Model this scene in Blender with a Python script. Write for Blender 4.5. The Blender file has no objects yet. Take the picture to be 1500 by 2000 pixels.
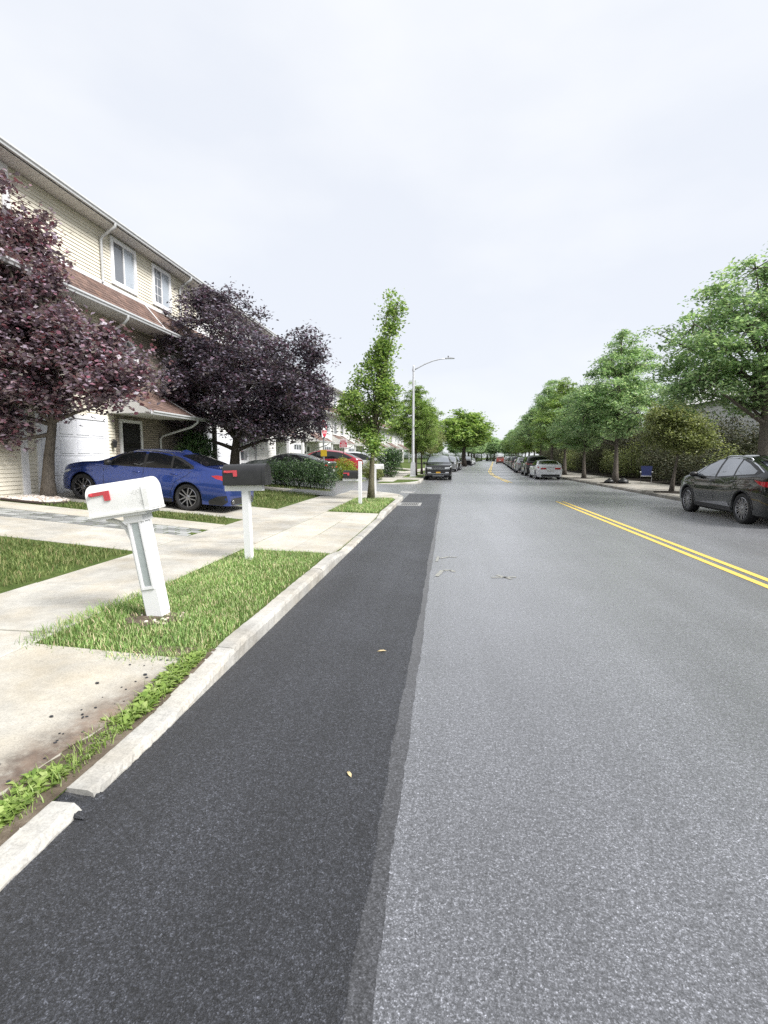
import bpy, bmesh, math, random
import numpy as np
from mathutils import Vector, Matrix
R = math.radians
rng = np.random.default_rng(7)
random.seed(7)
sc = bpy.context.scene
C = sc.collection

# ------------------------------------------------------------------ camera
CAM_H = 1.62
cam_d = bpy.data.cameras.new('camera')
cam = bpy.data.objects.new('camera', cam_d); C.objects.link(cam)
cam_d.sensor_fit = 'VERTICAL'; cam_d.sensor_height = 36.0; cam_d.lens = 18.0
cam_d.clip_start = 0.05; cam_d.clip_end = 4000
cam.location = (0, 0, CAM_H)
cam.rotation_euler = (R(90 - 6.107), 0, R(6.973))
sc.camera = cam
sc.render.resolution_x, sc.render.resolution_y = 768, 1024

# ------------------------------------------------------------------ sky and sun (overcast)
SUN_EL, SUN_AZ = 46.0, 112.0            # azimuth measured from +Y towards +X
w = bpy.data.worlds.new('World'); sc.world = w; w.use_nodes = True
nt = w.node_tree; nt.nodes.clear()
def wn(t, **k):
    n = nt.nodes.new(t)
    for a, b in k.items(): setattr(n, a, b)
    return n
sky = wn('ShaderNodeTexSky', sky_type='NISHITA', sun_disc=False)
sky.sun_elevation = R(SUN_EL); sky.sun_rotation = R(SUN_AZ)
tc = wn('ShaderNodeTexCoord')
mp = wn('ShaderNodeMapping'); mp.inputs['Scale'].default_value = (1.0, 1.0, 2.2)
nz = wn('ShaderNodeTexNoise'); nz.inputs['Scale'].default_value = 1.7; nz.inputs['Detail'].default_value = 5; nz.inputs['Roughness'].default_value = .48
rp = wn('ShaderNodeValToRGB')
rp.color_ramp.elements[0].position = .38; rp.color_ramp.elements[0].color = (2.16, 2.20, 2.26, 1)
rp.color_ramp.elements[1].position = .62; rp.color_ramp.elements[1].color = (1.88, 1.96, 2.12, 1)
mx = wn('ShaderNodeMixRGB'); mx.inputs[0].default_value = .972
bg = wn('ShaderNodeBackground'); bg.inputs['Strength'].default_value = .10
ow = wn('ShaderNodeOutputWorld')
L = nt.links.new
L(tc.outputs['Generated'], mp.inputs['Vector']); L(mp.outputs[0], nz.inputs['Vector']); L(nz.outputs['Fac'], rp.inputs[0])
L(sky.outputs[0], mx.inputs[1]); L(rp.outputs[0], mx.inputs[2]); L(mx.outputs[0], bg.inputs['Color']); L(bg.outputs[0], ow.inputs[0])

sd = bpy.data.lights.new('sun', 'SUN'); sd.energy = 1.5; sd.angle = R(24); sd.color = (1.0, .975, .945)
sun = bpy.data.objects.new('sun', sd); C.objects.link(sun)
sdir = Vector((math.sin(R(SUN_AZ)) * math.cos(R(SUN_EL)), math.cos(R(SUN_AZ)) * math.cos(R(SUN_EL)), math.sin(R(SUN_EL))))
sun.rotation_euler = sdir.to_track_quat('Z', 'Y').to_euler()
sun.location = sdir * 60
vs = sc.view_settings
vs.view_transform = 'Standard'; vs.look = 'None'; vs.gamma = 1.0; vs.use_curve_mapping = False; vs.exposure = 2.18
sc.cycles.use_denoising = False; sc.cycles.max_bounces = 7; sc.cycles.diffuse_bounces = 3; sc.cycles.glossy_bounces = 3; sc.cycles.transmission_bounces = 4
sc.cycles.caustics_reflective = False; sc.cycles.caustics_refractive = False

# ------------------------------------------------------------------ materials
MATS = {}
class NB:
    def __init__(s, m):
        s.m = m; s.t = m.node_tree; s.b = s.t.nodes['Principled BSDF']; s.tc = None
    def n(s, t, **k):
        n = s.t.nodes.new(t)
        for a, b in k.items():
            if a in n.inputs.keys() and not hasattr(type(n), a): n.inputs[a].default_value = b
            else: setattr(n, a, b)
        return n
    def l(s, a, b): s.t.links.new(a, b)
    def co(s, scale=None, kind='Object'):
        if s.tc is None: s.tc = s.n('ShaderNodeTexCoord')
        if scale is None: return s.tc.outputs[kind]
        m = s.n('ShaderNodeMapping'); m.inputs['Scale'].default_value = scale
        s.l(s.tc.outputs[kind], m.inputs['Vector']); return m.outputs[0]
    def noise(s, sc_, det=4, ro=.55, co=None):
        n = s.n('ShaderNodeTexNoise'); n.inputs['Scale'].default_value = sc_; n.inputs['Detail'].default_value = det; n.inputs['Roughness'].default_value = ro
        s.l(co if co is not None else s.geo(), n.inputs['Vector']); return n.outputs['Fac']
    def geo(s):
        if not hasattr(s, 'g'): s.g = s.n('ShaderNodeNewGeometry')
        return s.g.outputs['Position']
    def island(s):
        s.geo(); return s.g.outputs['Random Per Island']
    def ramp(s, f, els, interp='LINEAR'):
        r = s.n('ShaderNodeValToRGB'); r.color_ramp.interpolation = interp
        e = r.color_ramp.elements
        while len(e) < len(els): e.new(.5)
        for i, (p, c) in enumerate(els):
            e[i].position = p; e[i].color = (c[0], c[1], c[2], 1) if not isinstance(c, (int, float)) else (c, c, c, 1)
        s.l(f, r.inputs[0]); return r.outputs[0]
    def mix(s, f, a, b, mode='MIX'):
        m = s.n('ShaderNodeMixRGB', blend_type=mode)
        for i, v in ((0, f), (1, a), (2, b)):
            if isinstance(v, (int, float)): m.inputs[i].default_value = v if i == 0 else (v, v, v, 1)
            elif isinstance(v, tuple): m.inputs[i].default_value = (*v[:3], 1)
            else: s.l(v, m.inputs[i])
        return m.outputs[0]
    def bump(s, h, st=.3, d=.01):
        b = s.n('ShaderNodeBump'); b.inputs['Strength'].default_value = st; b.inputs['Distance'].default_value = d
        s.l(h, b.inputs['Height']); s.l(b.outputs[0], s.b.inputs['Normal'])
    def col(s, c):
        if isinstance(c, tuple): s.b.inputs['Base Color'].default_value = (*c[:3], 1)
        else: s.l(c, s.b.inputs['Base Color'])
def mat(name, col=(.5, .5, .5), rough=.6, metal=0., spec=.5, coat=0., fn=None, noise=0.08, nscale=6.):
    if name in MATS: return MATS[name]
    m = bpy.data.materials.new(name); m.use_nodes = True
    k = NB(m); b = k.b
    b.inputs['Roughness'].default_value = rough; b.inputs['Metallic'].default_value = metal
    b.inputs['Specular IOR Level'].default_value = spec; b.inputs['Coat Weight'].default_value = coat
    b.inputs['Coat Roughness'].default_value = .04
    if fn: fn(k)
    elif noise:
        f = k.noise(nscale, 5)
        lo = tuple(c * (1 - noise) for c in col); hi = tuple(min(1, c * (1 + noise)) for c in col)
        k.col(k.ramp(f, [(.3, lo), (.7, hi)]))
    else: k.col(col)
    MATS[name] = m
    return m

def asphalt(base, light, speck, wear, bmp=.3, sheen=.0, coat=.0, tint=(.955, .985, 1.10)):
    def f(k):
        co = k.geo()
        v = k.n('ShaderNodeTexVoronoi', feature='F1'); v.inputs['Scale'].default_value = 210; k.l(co, v.inputs['Vector'])
        v2 = k.n('ShaderNodeTexVoronoi', feature='F1'); v2.inputs['Scale'].default_value = 400; k.l(co, v2.inputs['Vector'])
        sp = k.n('ShaderNodeSeparateColor'); k.l(v.outputs['Color'], sp.inputs[0])
        g = k.ramp(sp.outputs[0], [(0, base * .30), (.25, base * .6), (.55, base * 1.1), (.80, light), (.94, speck), (1, speck * 1.3)])
        sp2 = k.n('ShaderNodeSeparateColor'); k.l(v2.outputs['Color'], sp2.inputs[0])
        g2 = k.ramp(sp2.outputs[1], [(0, base * .6), (.6, base * 1.05), (1, light)])
        c = k.mix(.4, g, g2)
        c = k.mix(1., c, k.ramp(k.noise(95, 3, .8), [(.30, .70), (.5, .98), (.70, 1.32)]), 'MULTIPLY')
        c = k.mix(1., c, k.ramp(k.noise(24, 5, .85), [(.30, .78), (.70, 1.24)]), 'MULTIPLY')
        gr = k.mix(1., k.ramp(k.noise(70, 4, .85), [(.34, .25), (.5, .95), (.66, 1.9)]), k.ramp(k.noise(32, 4, .9), [(.32, .55), (.68, 1.5)]), 'MULTIPLY')
        c = k.mix(.9, c, k.mix(1., c, gr, 'MULTIPLY'))
        if coat:
            cm = k.n('ShaderNodeMath', operation='MULTIPLY', use_clamp=True); k.l(gr, cm.inputs[0]); cm.inputs[1].default_value = coat * .75; k.l(cm.outputs[0], k.b.inputs['Coat Weight'])
        big = k.ramp(k.noise(.55, 5, .6), [(.3, 1 - wear), (.7, 1 + wear)])
        c = k.mix(1., c, big, 'MULTIPLY')
        streak = k.ramp(k.noise(1.0, 4, .6, k.co((1.1, .05, 1))), [(.35, 1 - wear * 1.3), (.65, 1 + wear * 1.0)])
        c = k.mix(1., c, streak, 'MULTIPLY')
        c = k.mix(1., c, tint, 'MULTIPLY')
        k.col(c); k.b.inputs['Sheen Weight'].default_value = sheen; k.b.inputs['Sheen Roughness'].default_value = .45; k.b.inputs['Coat Roughness'].default_value = .36
        k.bump(k.mix(.35, v.outputs['Distance'], v2.outputs['Distance']), bmp, .004)
    return f
mat('old_asphalt', rough=.36, spec=1.0, fn=asphalt(.070, .130, .26, .21, .14, .30, 1.0))
mat('new_asphalt', rough=.55, spec=.42, fn=asphalt(.0185, .038, .075, .30, .7, .08, .0, (.92, .98, 1.18)))
mat('seam_asphalt', rough=.6, fn=asphalt(.040, .058, .085, .30, .1, .30))

def concrete(tint, dirt=.35, grain=120):
    def f(k):
        a = k.ramp(k.noise(1.3, 6, .62), [(.28, 1 - dirt), (.62, 1.06)])
        g = k.ramp(k.noise(grain, 3, .7), [(.3, .78), (.5, 1.), (.72, 1.14)])
        s_ = k.ramp(k.noise(16, 5, .65), [(.3, .90), (.7, 1.06)])
        r = k.ramp(k.noise(2.1, 4, .6), [(.42, (1, 1, 1)), (.8, (1.0, .93, .82))])
        c = k.mix(1., k.mix(1., a, g, 'MULTIPLY'), s_, 'MULTIPLY')
        c = k.mix(1., k.mix(1., c, tint, 'MULTIPLY'), r, 'MULTIPLY')
        isl = k.n('ShaderNodeObjectInfo')
        c = k.mix(1., c, k.ramp(isl.outputs['Random'], [(0, .90), (1, 1.06)]), 'MULTIPLY')
        k.col(c); k.bump(k.noise(grain, 3, .7), .35, .004)
    return f
mat('concrete', rough=.85, spec=.25, fn=concrete((.445, .43, .39)))
mat('apron_concrete', rough=.85, spec=.25, fn=concrete((.455, .435, .385), .25, 90))
mat('kerb_concrete', rough=.88, spec=.25, fn=concrete((.44, .43, .40), .45, 70))
mat('right_concrete', rough=.88, spec=.2, fn=concrete((.33, .315, .285), .5, 60))
def soil(k):
    c = k.ramp(k.noise(9, 7, .65), [(.3, (.06, .048, .036)), (.55, (.13, .105, .08)), (.75, (.22, .19, .15))])
    k.col(c); k.bump(k.noise(40, 5, .7), .6, .02)
mat('soil', rough=.95, spec=.1, fn=soil)
def turf(k):
    c = k.ramp(k.noise(5, 6, .65), [(.3, (.035, .060, .014)), (.52, (.070, .105, .025)), (.7, (.16, .15, .06))])
    c = k.mix(.5, c, k.ramp(k.noise(60, 3, .7), [(.3, (.02, .04, .01)), (.7, (.14, .18, .06))]))
    k.col(c); k.bump(k.noise(70, 4, .7), .7, .02)
mat('turf', rough=.95, spec=.1, fn=turf)
def mulch(k):
    c = k.ramp(k.noise(30, 6, .7), [(.3, (.008, .007, .006)), (.7, (.05, .042, .035))])
    k.col(c); k.bump(k.noise(45, 5, .7), .8, .03)
mat('mulch', rough=.95, spec=.1, fn=mulch)
def yellow_line(k):
    n = k.noise(60, 4, .7); a = k.ramp(n, [(.30, (.10, .09, .06)), (.42, (.60, .43, .085)), (.8, (.68, .50, .13))])
    k.col(a); k.bump(k.noise(90, 3), .4, .004)
mat('yellow_paint', rough=.6, fn=yellow_line)
def faded_yellow(k):
    n = k.noise(35, 5, .75); k.col(k.ramp(n, [(.46, (.19, .19, .185)), (.68, (.40, .37, .22))]))
mat('faded_yellow_paint', rough=.4, spec=1., coat=.8, fn=faded_yellow); MATS['faded_yellow_paint'].node_tree.nodes['Principled BSDF'].inputs['Coat Roughness'].default_value = .36
mat('pale_smudge', (.17, .17, .18), .4, spec=1., coat=.8, noise=.25, nscale=25); MATS['pale_smudge'].node_tree.nodes['Principled BSDF'].inputs['Coat Roughness'].default_value = .36
def leaf(cols, trans=.25, rough=.5, spec=.4):
    def f(k):
        isl = k.island()
        n = len(cols)
        c = k.ramp(isl, [(i / (n - 1), cc) for i, cc in enumerate(cols)])
        big = k.ramp(k.noise(1.1, 3), [(.3, .72), (.7, 1.25)])
        c = k.mix(1., c, big, 'MULTIPLY')
        k.col(c)
        tr = k.n('ShaderNodeBsdfTranslucent'); k.l(k.mix(1., c, (1.25, 1.3, .9), 'MULTIPLY'), tr.inputs['Color'])
        ms = k.n('ShaderNodeMixShader'); ms.inputs[0].default_value = trans
        out = k.t.nodes['Material Output']
        k.l(k.b.outputs[0], ms.inputs[1]); k.l(tr.outputs[0], ms.inputs[2]); k.l(ms.outputs[0], out.inputs['Surface'])
    return f
mat('purple_leaf', rough=.42, spec=.75, fn=leaf([(0.084, 0.057, 0.081), (0.188, 0.132, 0.176), (0.307, 0.252, 0.314), (0.212, 0.057, 0.090), (0.398, 0.375, 0.423)], 0.26))
mat('dark_purple_leaf', rough=.45, spec=.6, fn=leaf([(0.050, 0.044, 0.065), (0.109, 0.096, 0.132), (0.175, 0.153, 0.202), (0.097, 0.038, 0.072), (0.223, 0.203, 0.248)], 0.2))
mat('zelkova_leaf', rough=.45, spec=.5, fn=leaf([(0.119, 0.205, 0.097), (0.225, 0.353, 0.180), (0.347, 0.502, 0.248), (0.535, 0.648, 0.370), (0.161, 0.261, 0.151)], 0.42))
mat('bright_leaf', rough=.5, fn=leaf([(0.088, 0.159, 0.043), (0.176, 0.286, 0.072), (0.290, 0.411, 0.116), (0.401, 0.505, 0.159), (0.126, 0.211, 0.063)], 0.4))
mat('olive_leaf', rough=.55, fn=leaf([(0.074, 0.099, 0.034), (0.149, 0.186, 0.063), (0.261, 0.296, 0.110), (0.370, 0.395, 0.174), (0.110, 0.136, 0.050)], 0.35))
mat('yellowgreen_leaf', rough=.5, fn=leaf([(0.120, 0.180, 0.024), (0.240, 0.300, 0.036), (0.360, 0.384, 0.060), (0.192, 0.240, 0.036)], .3))
mat('hedge_leaf', rough=.45, spec=.5, fn=leaf([(0.019, 0.043, 0.019), (0.036, 0.080, 0.030), (0.074, 0.138, 0.049), (0.122, 0.214, 0.061)], .1))
mat('thicket_leaf', rough=.6, spec=.3, fn=leaf([(0.023, 0.028, 0.014), (0.044, 0.054, 0.026), (0.079, 0.089, 0.044), (0.118, 0.122, 0.066), (0.054, 0.041, 0.023)], .15))
mat('grass_blade', rough=.6, spec=.3, fn=leaf([(0.103, 0.190, 0.059), (0.194, 0.327, 0.091), (0.286, 0.427, 0.135), (0.434, 0.537, 0.242), (0.687, 0.537, 0.385)], .3))
mat('lawn_blade', rough=.65, spec=.25, fn=leaf([(0.056, 0.094, 0.025), (0.094, 0.144, 0.040), (0.150, 0.200, 0.062), (0.213, 0.250, 0.094), (0.275, 0.237, 0.125)], .25))
mat('weed_leaf', rough=.5, fn=leaf([(0.113, 0.192, 0.033), (0.203, 0.304, 0.062), (0.281, 0.383, 0.095), (0.360, 0.439, 0.158)], .3))
def bark(c0, c1):
    def f(k):
        n = k.noise(14, 6, .7, k.co((3, 3, .7))); k.col(k.ramp(n, [(.3, c0), (.7, c1)])); k.bump(n, .8, .03)
    return f
mat('bark', rough=.9, spec=.15, fn=bark((.03, .025, .022), (.13, .11, .095)))
mat('grey_bark', rough=.9, spec=.15, fn=bark((.055, .048, .042), (.20, .175, .15)))
mat('olive_bark', rough=.9, spec=.15, fn=bark((.06, .055, .035), (.21, .19, .13)))
mat('siding_cream', rough=.55, fn=lambda k: k.col(k.mix(1., k.ramp(k.noise(2.2, 5), [(.3, (.62, .58, .48)), (.7, (.70, .66, .56))]), k.ramp(k.island(), [(0, .95), (1, 1.04)]), 'MULTIPLY')))
mat('siding_white', (.60, .595, .575), .55, noise=.05)
mat('trim_white', (.78, .78, .79), .45, noise=.04)
mat('gutter_white', (.52, .53, .54), .4, noise=.07)
mat('soffit', (.60, .59, .57), .6, noise=.06)
mat('garage_white', (.74, .75, .79), .45, noise=.03)
def shingle(k):
    br = k.n('ShaderNodeTexNoise'); br.inputs['Scale'].default_value = 2.5; br.inputs['Detail'].default_value = 4
    k.l(k.co((1, 3.2, 1)), br.inputs['Vector'])
    c = k.ramp(br.outputs['Fac'], [(.3, (.12, .086, .076)), (.55, (.18, .123, .105)), (.72, (.27, .17, .13))])
    c = k.mix(1., c, k.ramp(k.noise(90, 3), [(.3, .75), (.7, 1.2)]), 'MULTIPLY')
    c = k.mix(1., c, k.ramp(k.island(), [(0, .78), (1, 1.2)]), 'MULTIPLY')
    k.col(c); k.bump(k.noise(120, 2), .4, .004)
mat('shingle', rough=.9, spec=.15, fn=shingle)
def brickm(k):
    rot = k.n('ShaderNodeMapping'); rot.inputs['Rotation'].default_value = (0, 0, 0)
    sp = k.n('ShaderNodeSeparateXYZ'); k.l(k.geo(), sp.inputs[0])
    cb = k.n('ShaderNodeCombineXYZ'); k.l(sp.outputs[1], cb.inputs[0]); k.l(sp.outputs[2], cb.inputs[1])
    b = k.n('ShaderNodeTexBrick'); b.inputs['Scale'].default_value = 1.0; b.inputs['Brick Width'].default_value = .21; b.inputs['Row Height'].default_value = .075; b.inputs['Mortar Size'].default_value = .009
    b.inputs['Color1'].default_value = (.26, .225, .185, 1); b.inputs['Color2'].default_value = (.36, .315, .26, 1); b.inputs['Mortar'].default_value = (.13, .12, .105, 1)
    k.l(cb.outputs[0], b.inputs['Vector'])
    k.col(k.mix(1., b.outputs['Color'], k.ramp(k.noise(7, 4), [(.3, .85), (.7, 1.12)]), 'MULTIPLY'))
    inv = k.n('ShaderNodeInvert'); k.l(b.outputs['Fac'], inv.inputs['Color']); k.bump(inv.outputs[0], .6, .012)
mat('tan_brick', rough=.85, spec=.2, fn=brickm)
def glass(tint, rough=.03):
    def f(k):
        k.col(tint); k.b.inputs['IOR'].default_value = 1.55
    return f
mat('car_glass', rough=.02, spec=.6, fn=glass((.006, .007, .008)))
mat('painted_sky_glass', rough=.02, spec=1.0, coat=1.0, fn=glass((.14, .155, .175)))  # pale base colour stands in for reflected sky and daylight through the cabin
mat('window_glass', rough=.03, spec=.9, fn=glass((.13, .14, .155)))
mat('window_pale', rough=.04, spec=.9, fn=glass((.36, .40, .44)))
mat('curtain', (.55, .55, .56), .8, noise=.15, nscale=14)
mat('dark_interior', (.012, .012, .013), .8, noise=.2)
mat('black_rubber', (.016, .016, .017), .75, noise=.25, nscale=30)
mat('black_plastic', (.018, .018, .019), .45, noise=.1)
mat('grey_plastic', (.06, .06, .062), .5, noise=.1)
mat('chrome', (.62, .63, .65), .16, 1.0, noise=.05)
mat('rim_dark', (.30, .30, .31), .25, .9, noise=.1)
mat('rim_light', (.42, .43, .45), .22, .9, noise=.06)
mat('rim_mid', (.30, .30, .32), .25, .9, noise=.06)
mat('red_lamp', (.42, .012, .02), .12, spec=.7, noise=.1)
mat('headlamp', (.55, .57, .6), .08, spec=.9, noise=.1)
mat('plate_yellow', (.62, .36, .05), .4, noise=.08, nscale=40)
mat('plate_white', (.6, .6, .58), .4, noise=.08, nscale=40)
def paint(name, c, metal=.35, rough=.28):
    def f(k):
        k.col(k.mix(1., c, k.ramp(k.noise(300, 2), [(.3, .92), (.7, 1.08)]), 'MULTIPLY'))
    return mat(name, rough=rough, metal=metal, coat=1.0, spec=.15, fn=f)
paint('paint_blue', (.030, .062, .27), .75, .33)
paint('paint_graphite', (.006, .0075, .007), .0, .25)
paint('paint_black', (.008, .008, .009), .1)
paint('paint_white', (.74, .75, .77), .0)
paint('paint_silver', (.36, .37, .38), .7)
paint('paint_red', (.30, .014, .03), .1)
paint('paint_greygreen', (.055, .065, .062), .5)
paint('paint_orange_red', (.30, .085, .065), .1)
def mailbox_white(k):
    base = k.mix(k.ramp(k.noise(26, 6, .75, k.co((1, 1, 2.2))), [(.58, 0.), (.68, .4)]), k.ramp(k.noise(4, 4), [(.3, (.68, .68, .66)), (.7, (.78, .78, .77))]), (.34, .34, .31))
    v = k.n('ShaderNodeTexVoronoi', feature='DISTANCE_TO_EDGE'); v.inputs['Scale'].default_value = 24
    w_ = k.n('ShaderNodeVectorMath', operation='ADD'); k.l(k.co((1, 1, 1.8)), w_.inputs[0]); nn = k.n('ShaderNodeTexNoise'); nn.inputs['Scale'].default_value = 18; k.l(k.co(), nn.inputs['Vector'])
    sc_ = k.n('ShaderNodeVectorMath', operation='SCALE'); k.l(nn.outputs['Color'], sc_.inputs[0]); sc_.inputs['Scale'].default_value = .06; k.l(sc_.outputs[0], w_.inputs[1]); k.l(w_.outputs[0], v.inputs['Vector'])
    crack_ = k.ramp(v.outputs['Distance'], [(.0, 1.), (.05, .0)])
    sx = k.n('ShaderNodeSeparateXYZ'); k.l(k.co(), sx.inputs[0]); side_ = k.ramp(sx.outputs[0], [(.0, 0.), (.10, .75)])
    patch_ = k.ramp(k.noise(9, 3), [(.42, 0.), (.58, 1.)])
    f = k.mix(1., k.mix(1., crack_, side_, 'MULTIPLY'), patch_, 'MULTIPLY')
    k.col(k.mix(f, base, (.16, .16, .14))); k.bump(crack_, .15, .003)
mat('mailbox_white', rough=.45, fn=mailbox_white)
def stain(k):
    at = k.n('ShaderNodeAttribute', attribute_name='edge'); nz_ = k.noise(7, 6, .7)
    m_ = k.n('ShaderNodeMath', operation='MULTIPLY'); k.l(at.outputs['Fac'], m_.inputs[0]); k.l(k.ramp(nz_, [(.30, .1), (.62, 1.3)]), m_.inputs[1])
    k.col(k.ramp(k.noise(5, 5, .6), [(.35, (.085, .062, .052)), (.65, (.27, .205, .16))]))
    m2 = k.n('ShaderNodeMath', operation='MINIMUM'); k.l(m_.outputs[0], m2.inputs[0]); m2.inputs[1].default_value = .8; k.l(m2.outputs[0], k.b.inputs['Alpha'])
mat('soil_stain', rough=.95, spec=.1, fn=stain)
mat('post_white', rough=.5, fn=lambda k: k.col(k.mix(k.ramp(k.noise(12, 6, .7, k.co((1, 1, .4))), [(.58, 0.), (.72, .5)]), (.77, .77, .78), (.42, .42, .38))))
mat('mailbox_black', (.020, .020, .021), .38, noise=.2, nscale=12)
mat('post_panel_grey', (.36, .40, .40), .5, noise=.12, nscale=18)
mat('flag_red', (.52, .06, .075), .5, noise=.15, nscale=20)
mat('galvanised', (.42, .43, .45), .45, .4, noise=.12, nscale=8)
mat('lamp_grey', (.55, .56, .58), .5, .2, noise=.08)
mat('sign_red', (.50, .025, .05), .5, noise=.06)
mat('sign_white', (.75, .75, .76), .5, noise=.05)
mat('sign_back', (.10, .10, .105), .5, .5, noise=.1)
mat('sign_yellow', (.74, .50, .04), .5, noise=.06)
mat('iron', (.16, .16, .16), .55, .5, noise=.25, nscale=25)
mat('iron_pale', (.34, .34, .33), .6, .3, noise=.25, nscale=25)
mat('paver_stone', rough=.85, spec=.2, fn=lambda k: (k.col(k.mix(1., k.ramp(k.noise(50, 4, .7), [(.3, (.20, .205, .20)), (.7, (.31, .315, .31))]), k.ramp(k.n('ShaderNodeObjectInfo').outputs['Random'], [(0, .55), (1, 1.35)]), 'MULTIPLY')), k.bump(k.noise(60, 4), .4, .006)))
mat('pebble', rough=.75, fn=lambda k: k.col(k.ramp(k.island(), [(0, (.42, .33, .27)), (.5, (.62, .56, .50)), (1, (.72, .69, .66))])))
mat('edging', (.05, .035, .03), .8)
mat('fence_wood', (.16, .15, .14), .85, noise=.3, nscale=9)
mat('door_dark', (.016, .014, .014), .35, noise=.1)
mat('blue_fabric', (.02, .03, .11), .8, noise=.2, nscale=20)
mat('dry_leaf', (.45, .36, .20), .7, noise=.2, nscale=50)

# ------------------------------------------------------------------ mesh helpers
class MB:
    def __init__(s): s.v = []; s.f = []
    def add(s, vs_, fs):
        o = len(s.v); s.v += [tuple(p) for p in vs_]; s.f += [tuple(i + o for i in f) for f in fs]; return s
    def box(s, x0, x1, y0, y1, z0, z1, M=None, ch=0):
        if ch:
            vs_ = [(x0, y0, z0), (x1, y0, z0), (x1, y1, z0), (x0, y1, z0), (x0, y0, z1 - ch), (x1, y0, z1 - ch), (x1, y1, z1 - ch), (x0, y1, z1 - ch),
                   (x0 + ch, y0 + ch, z1), (x1 - ch, y0 + ch, z1), (x1 - ch, y1 - ch, z1), (x0 + ch, y1 - ch, z1)]
            fs = [(3, 2, 1, 0), (8, 9, 10, 11)] + [(i, (i + 1) % 4, (i + 1) % 4 + 4, i + 4) for i in range(4)] + [(i + 4, (i + 1) % 4 + 4, (i + 1) % 4 + 8, i + 8) for i in range(4)]
        else:
            vs_ = [(x0, y0, z0), (x1, y0, z0), (x1, y1, z0), (x0, y1, z0), (x0, y0, z1), (x1, y0, z1), (x1, y1, z1), (x0, y1, z1)]
            fs = [(3, 2, 1, 0), (4, 5, 6, 7), (0, 1, 5, 4), (1, 2, 6, 5), (2, 3, 7, 6), (3, 0, 4, 7)]
        if M is not None: vs_ = [M @ Vector(p) for p in vs_]
        return s.add(vs_, fs)
    def tube(s, pts, rad, n=8, cap=True):
        pts = [Vector(p) for p in pts]
        if isinstance(rad, (int, float)): rad = [rad] * len(pts)
        rings = []; o = len(s.v); up = None
        for i, p in enumerate(pts):
            t = (pts[min(i + 1, len(pts) - 1)] - pts[max(i - 1, 0)]).normalized()
            if up is None: up = Vector((0, 0, 1)) if abs(t.z) < .9 else Vector((1, 0, 0))
            a = (up - t * up.dot(t)).normalized(); b = t.cross(a); up = a
            for k in range(n):
                q = 2 * math.pi * k / n; s.v.append(tuple(p + (a * math.cos(q) + b * math.sin(q)) * rad[i]))
        for i in range(len(pts) - 1):
            for k in range(n):
                s.f.append((o + i * n + k, o + i * n + (k + 1) % n, o + (i + 1) * n + (k + 1) % n, o + (i + 1) * n + k))
        if cap:
            s.f.append(tuple(o + k for k in range(n))[::-1]); s.f.append(tuple(o + (len(pts) - 1) * n + k for k in range(n)))
        return s
    def lathe(s, prof, n=24, M=None, closed=False):
        o = len(s.v)
        for r_, z in prof:
            for k in range(n):
                q = 2 * math.pi * k / n; p = Vector((r_ * math.cos(q), r_ * math.sin(q), z)); s.v.append(tuple(M @ p if M is not None else p))
        m = len(prof)
        for i in range(m if closed else m - 1):
            for k in range(n):
                j = (i + 1) % m
                s.f.append((o + i * n + k, o + i * n + (k + 1) % n, o + j * n + (k + 1) % n, o + j * n + k))
        return s
    def prism(s, poly, axis, a, b, M=None):
        def P(u, v, w_): return {'x': (w_, u, v), 'y': (u, w_, v), 'z': (u, v, w_)}[axis]
        n = len(poly); vs_ = [P(*p, a) for p in poly] + [P(*p, b) for p in poly]
        if M is not None: vs_ = [M @ Vector(p) for p in vs_]
        return s.add(vs_, [tuple(range(n))[::-1], tuple(range(n, 2 * n))] + [(i, (i + 1) % n, (i + 1) % n + n, i + n) for i in range(n)])
    def mesh(s, name, smooth=False, fixn=True):
        me = bpy.data.meshes.new(name); me.from_pydata(s.v, [], s.f); me.update()
        if fixn:
            bm = bmesh.new(); bm.from_mesh(me); bmesh.ops.recalc_face_normals(bm, faces=bm.faces); bm.to_mesh(me); bm.free()
        if smooth:
            me.polygons.foreach_set('use_smooth', [True] * len(me.polygons))
        return me
    def build(s, name, m, parent=None, smooth=False, fixn=True, ang=None):
        me = s.mesh(name, smooth or ang is not None, fixn)
        if ang is not None: me.set_sharp_from_angle(angle=R(ang))
        return put(name, me, m, parent)
def put(name, me, m, parent=None, loc=None):
    if m is not None and not me.materials: me.materials.append(MATS[m] if isinstance(m, str) else m)
    o = bpy.data.objects.new(name, me); C.objects.link(o)
    if parent is not None: o.parent = parent
    if loc is not None: o.location = loc
    return o
def np_mesh(name, V, F, smooth=False):
    me = bpy.data.meshes.new(name); V = np.asarray(V, np.float32); F = np.asarray(F, np.int32); k = F.shape[1]
    me.vertices.add(len(V)); me.vertices.foreach_set('co', V.ravel())
    me.loops.add(F.size); me.loops.foreach_set('vertex_index', F.ravel())
    me.polygons.add(len(F)); me.polygons.foreach_set('loop_start', np.arange(0, F.size, k, dtype=np.int32))
    me.update(calc_edges=True); me.validate()
    if smooth: me.polygons.foreach_set('use_smooth', [True] * len(F))
    return me
def tag(o, label=None, cat=None, group=None, kind=None):
    for a, b in (('label', label), ('category', cat), ('group', group), ('kind', kind)):
        if b: o[a] = b
    return o
def thing(name, loc, label, cat, group=None, rz=0., kind=None):
    o = bpy.data.objects.new(name, None); C.objects.link(o); o.empty_display_size = .2
    o.location = loc; o.rotation_euler = (0, 0, rz); return tag(o, label, cat, group, kind)
def struct(name, loc=(0, 0, 0)):
    o = bpy.data.objects.new(name, None); C.objects.link(o); o.location = loc; o['kind'] = 'structure'; return o
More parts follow.
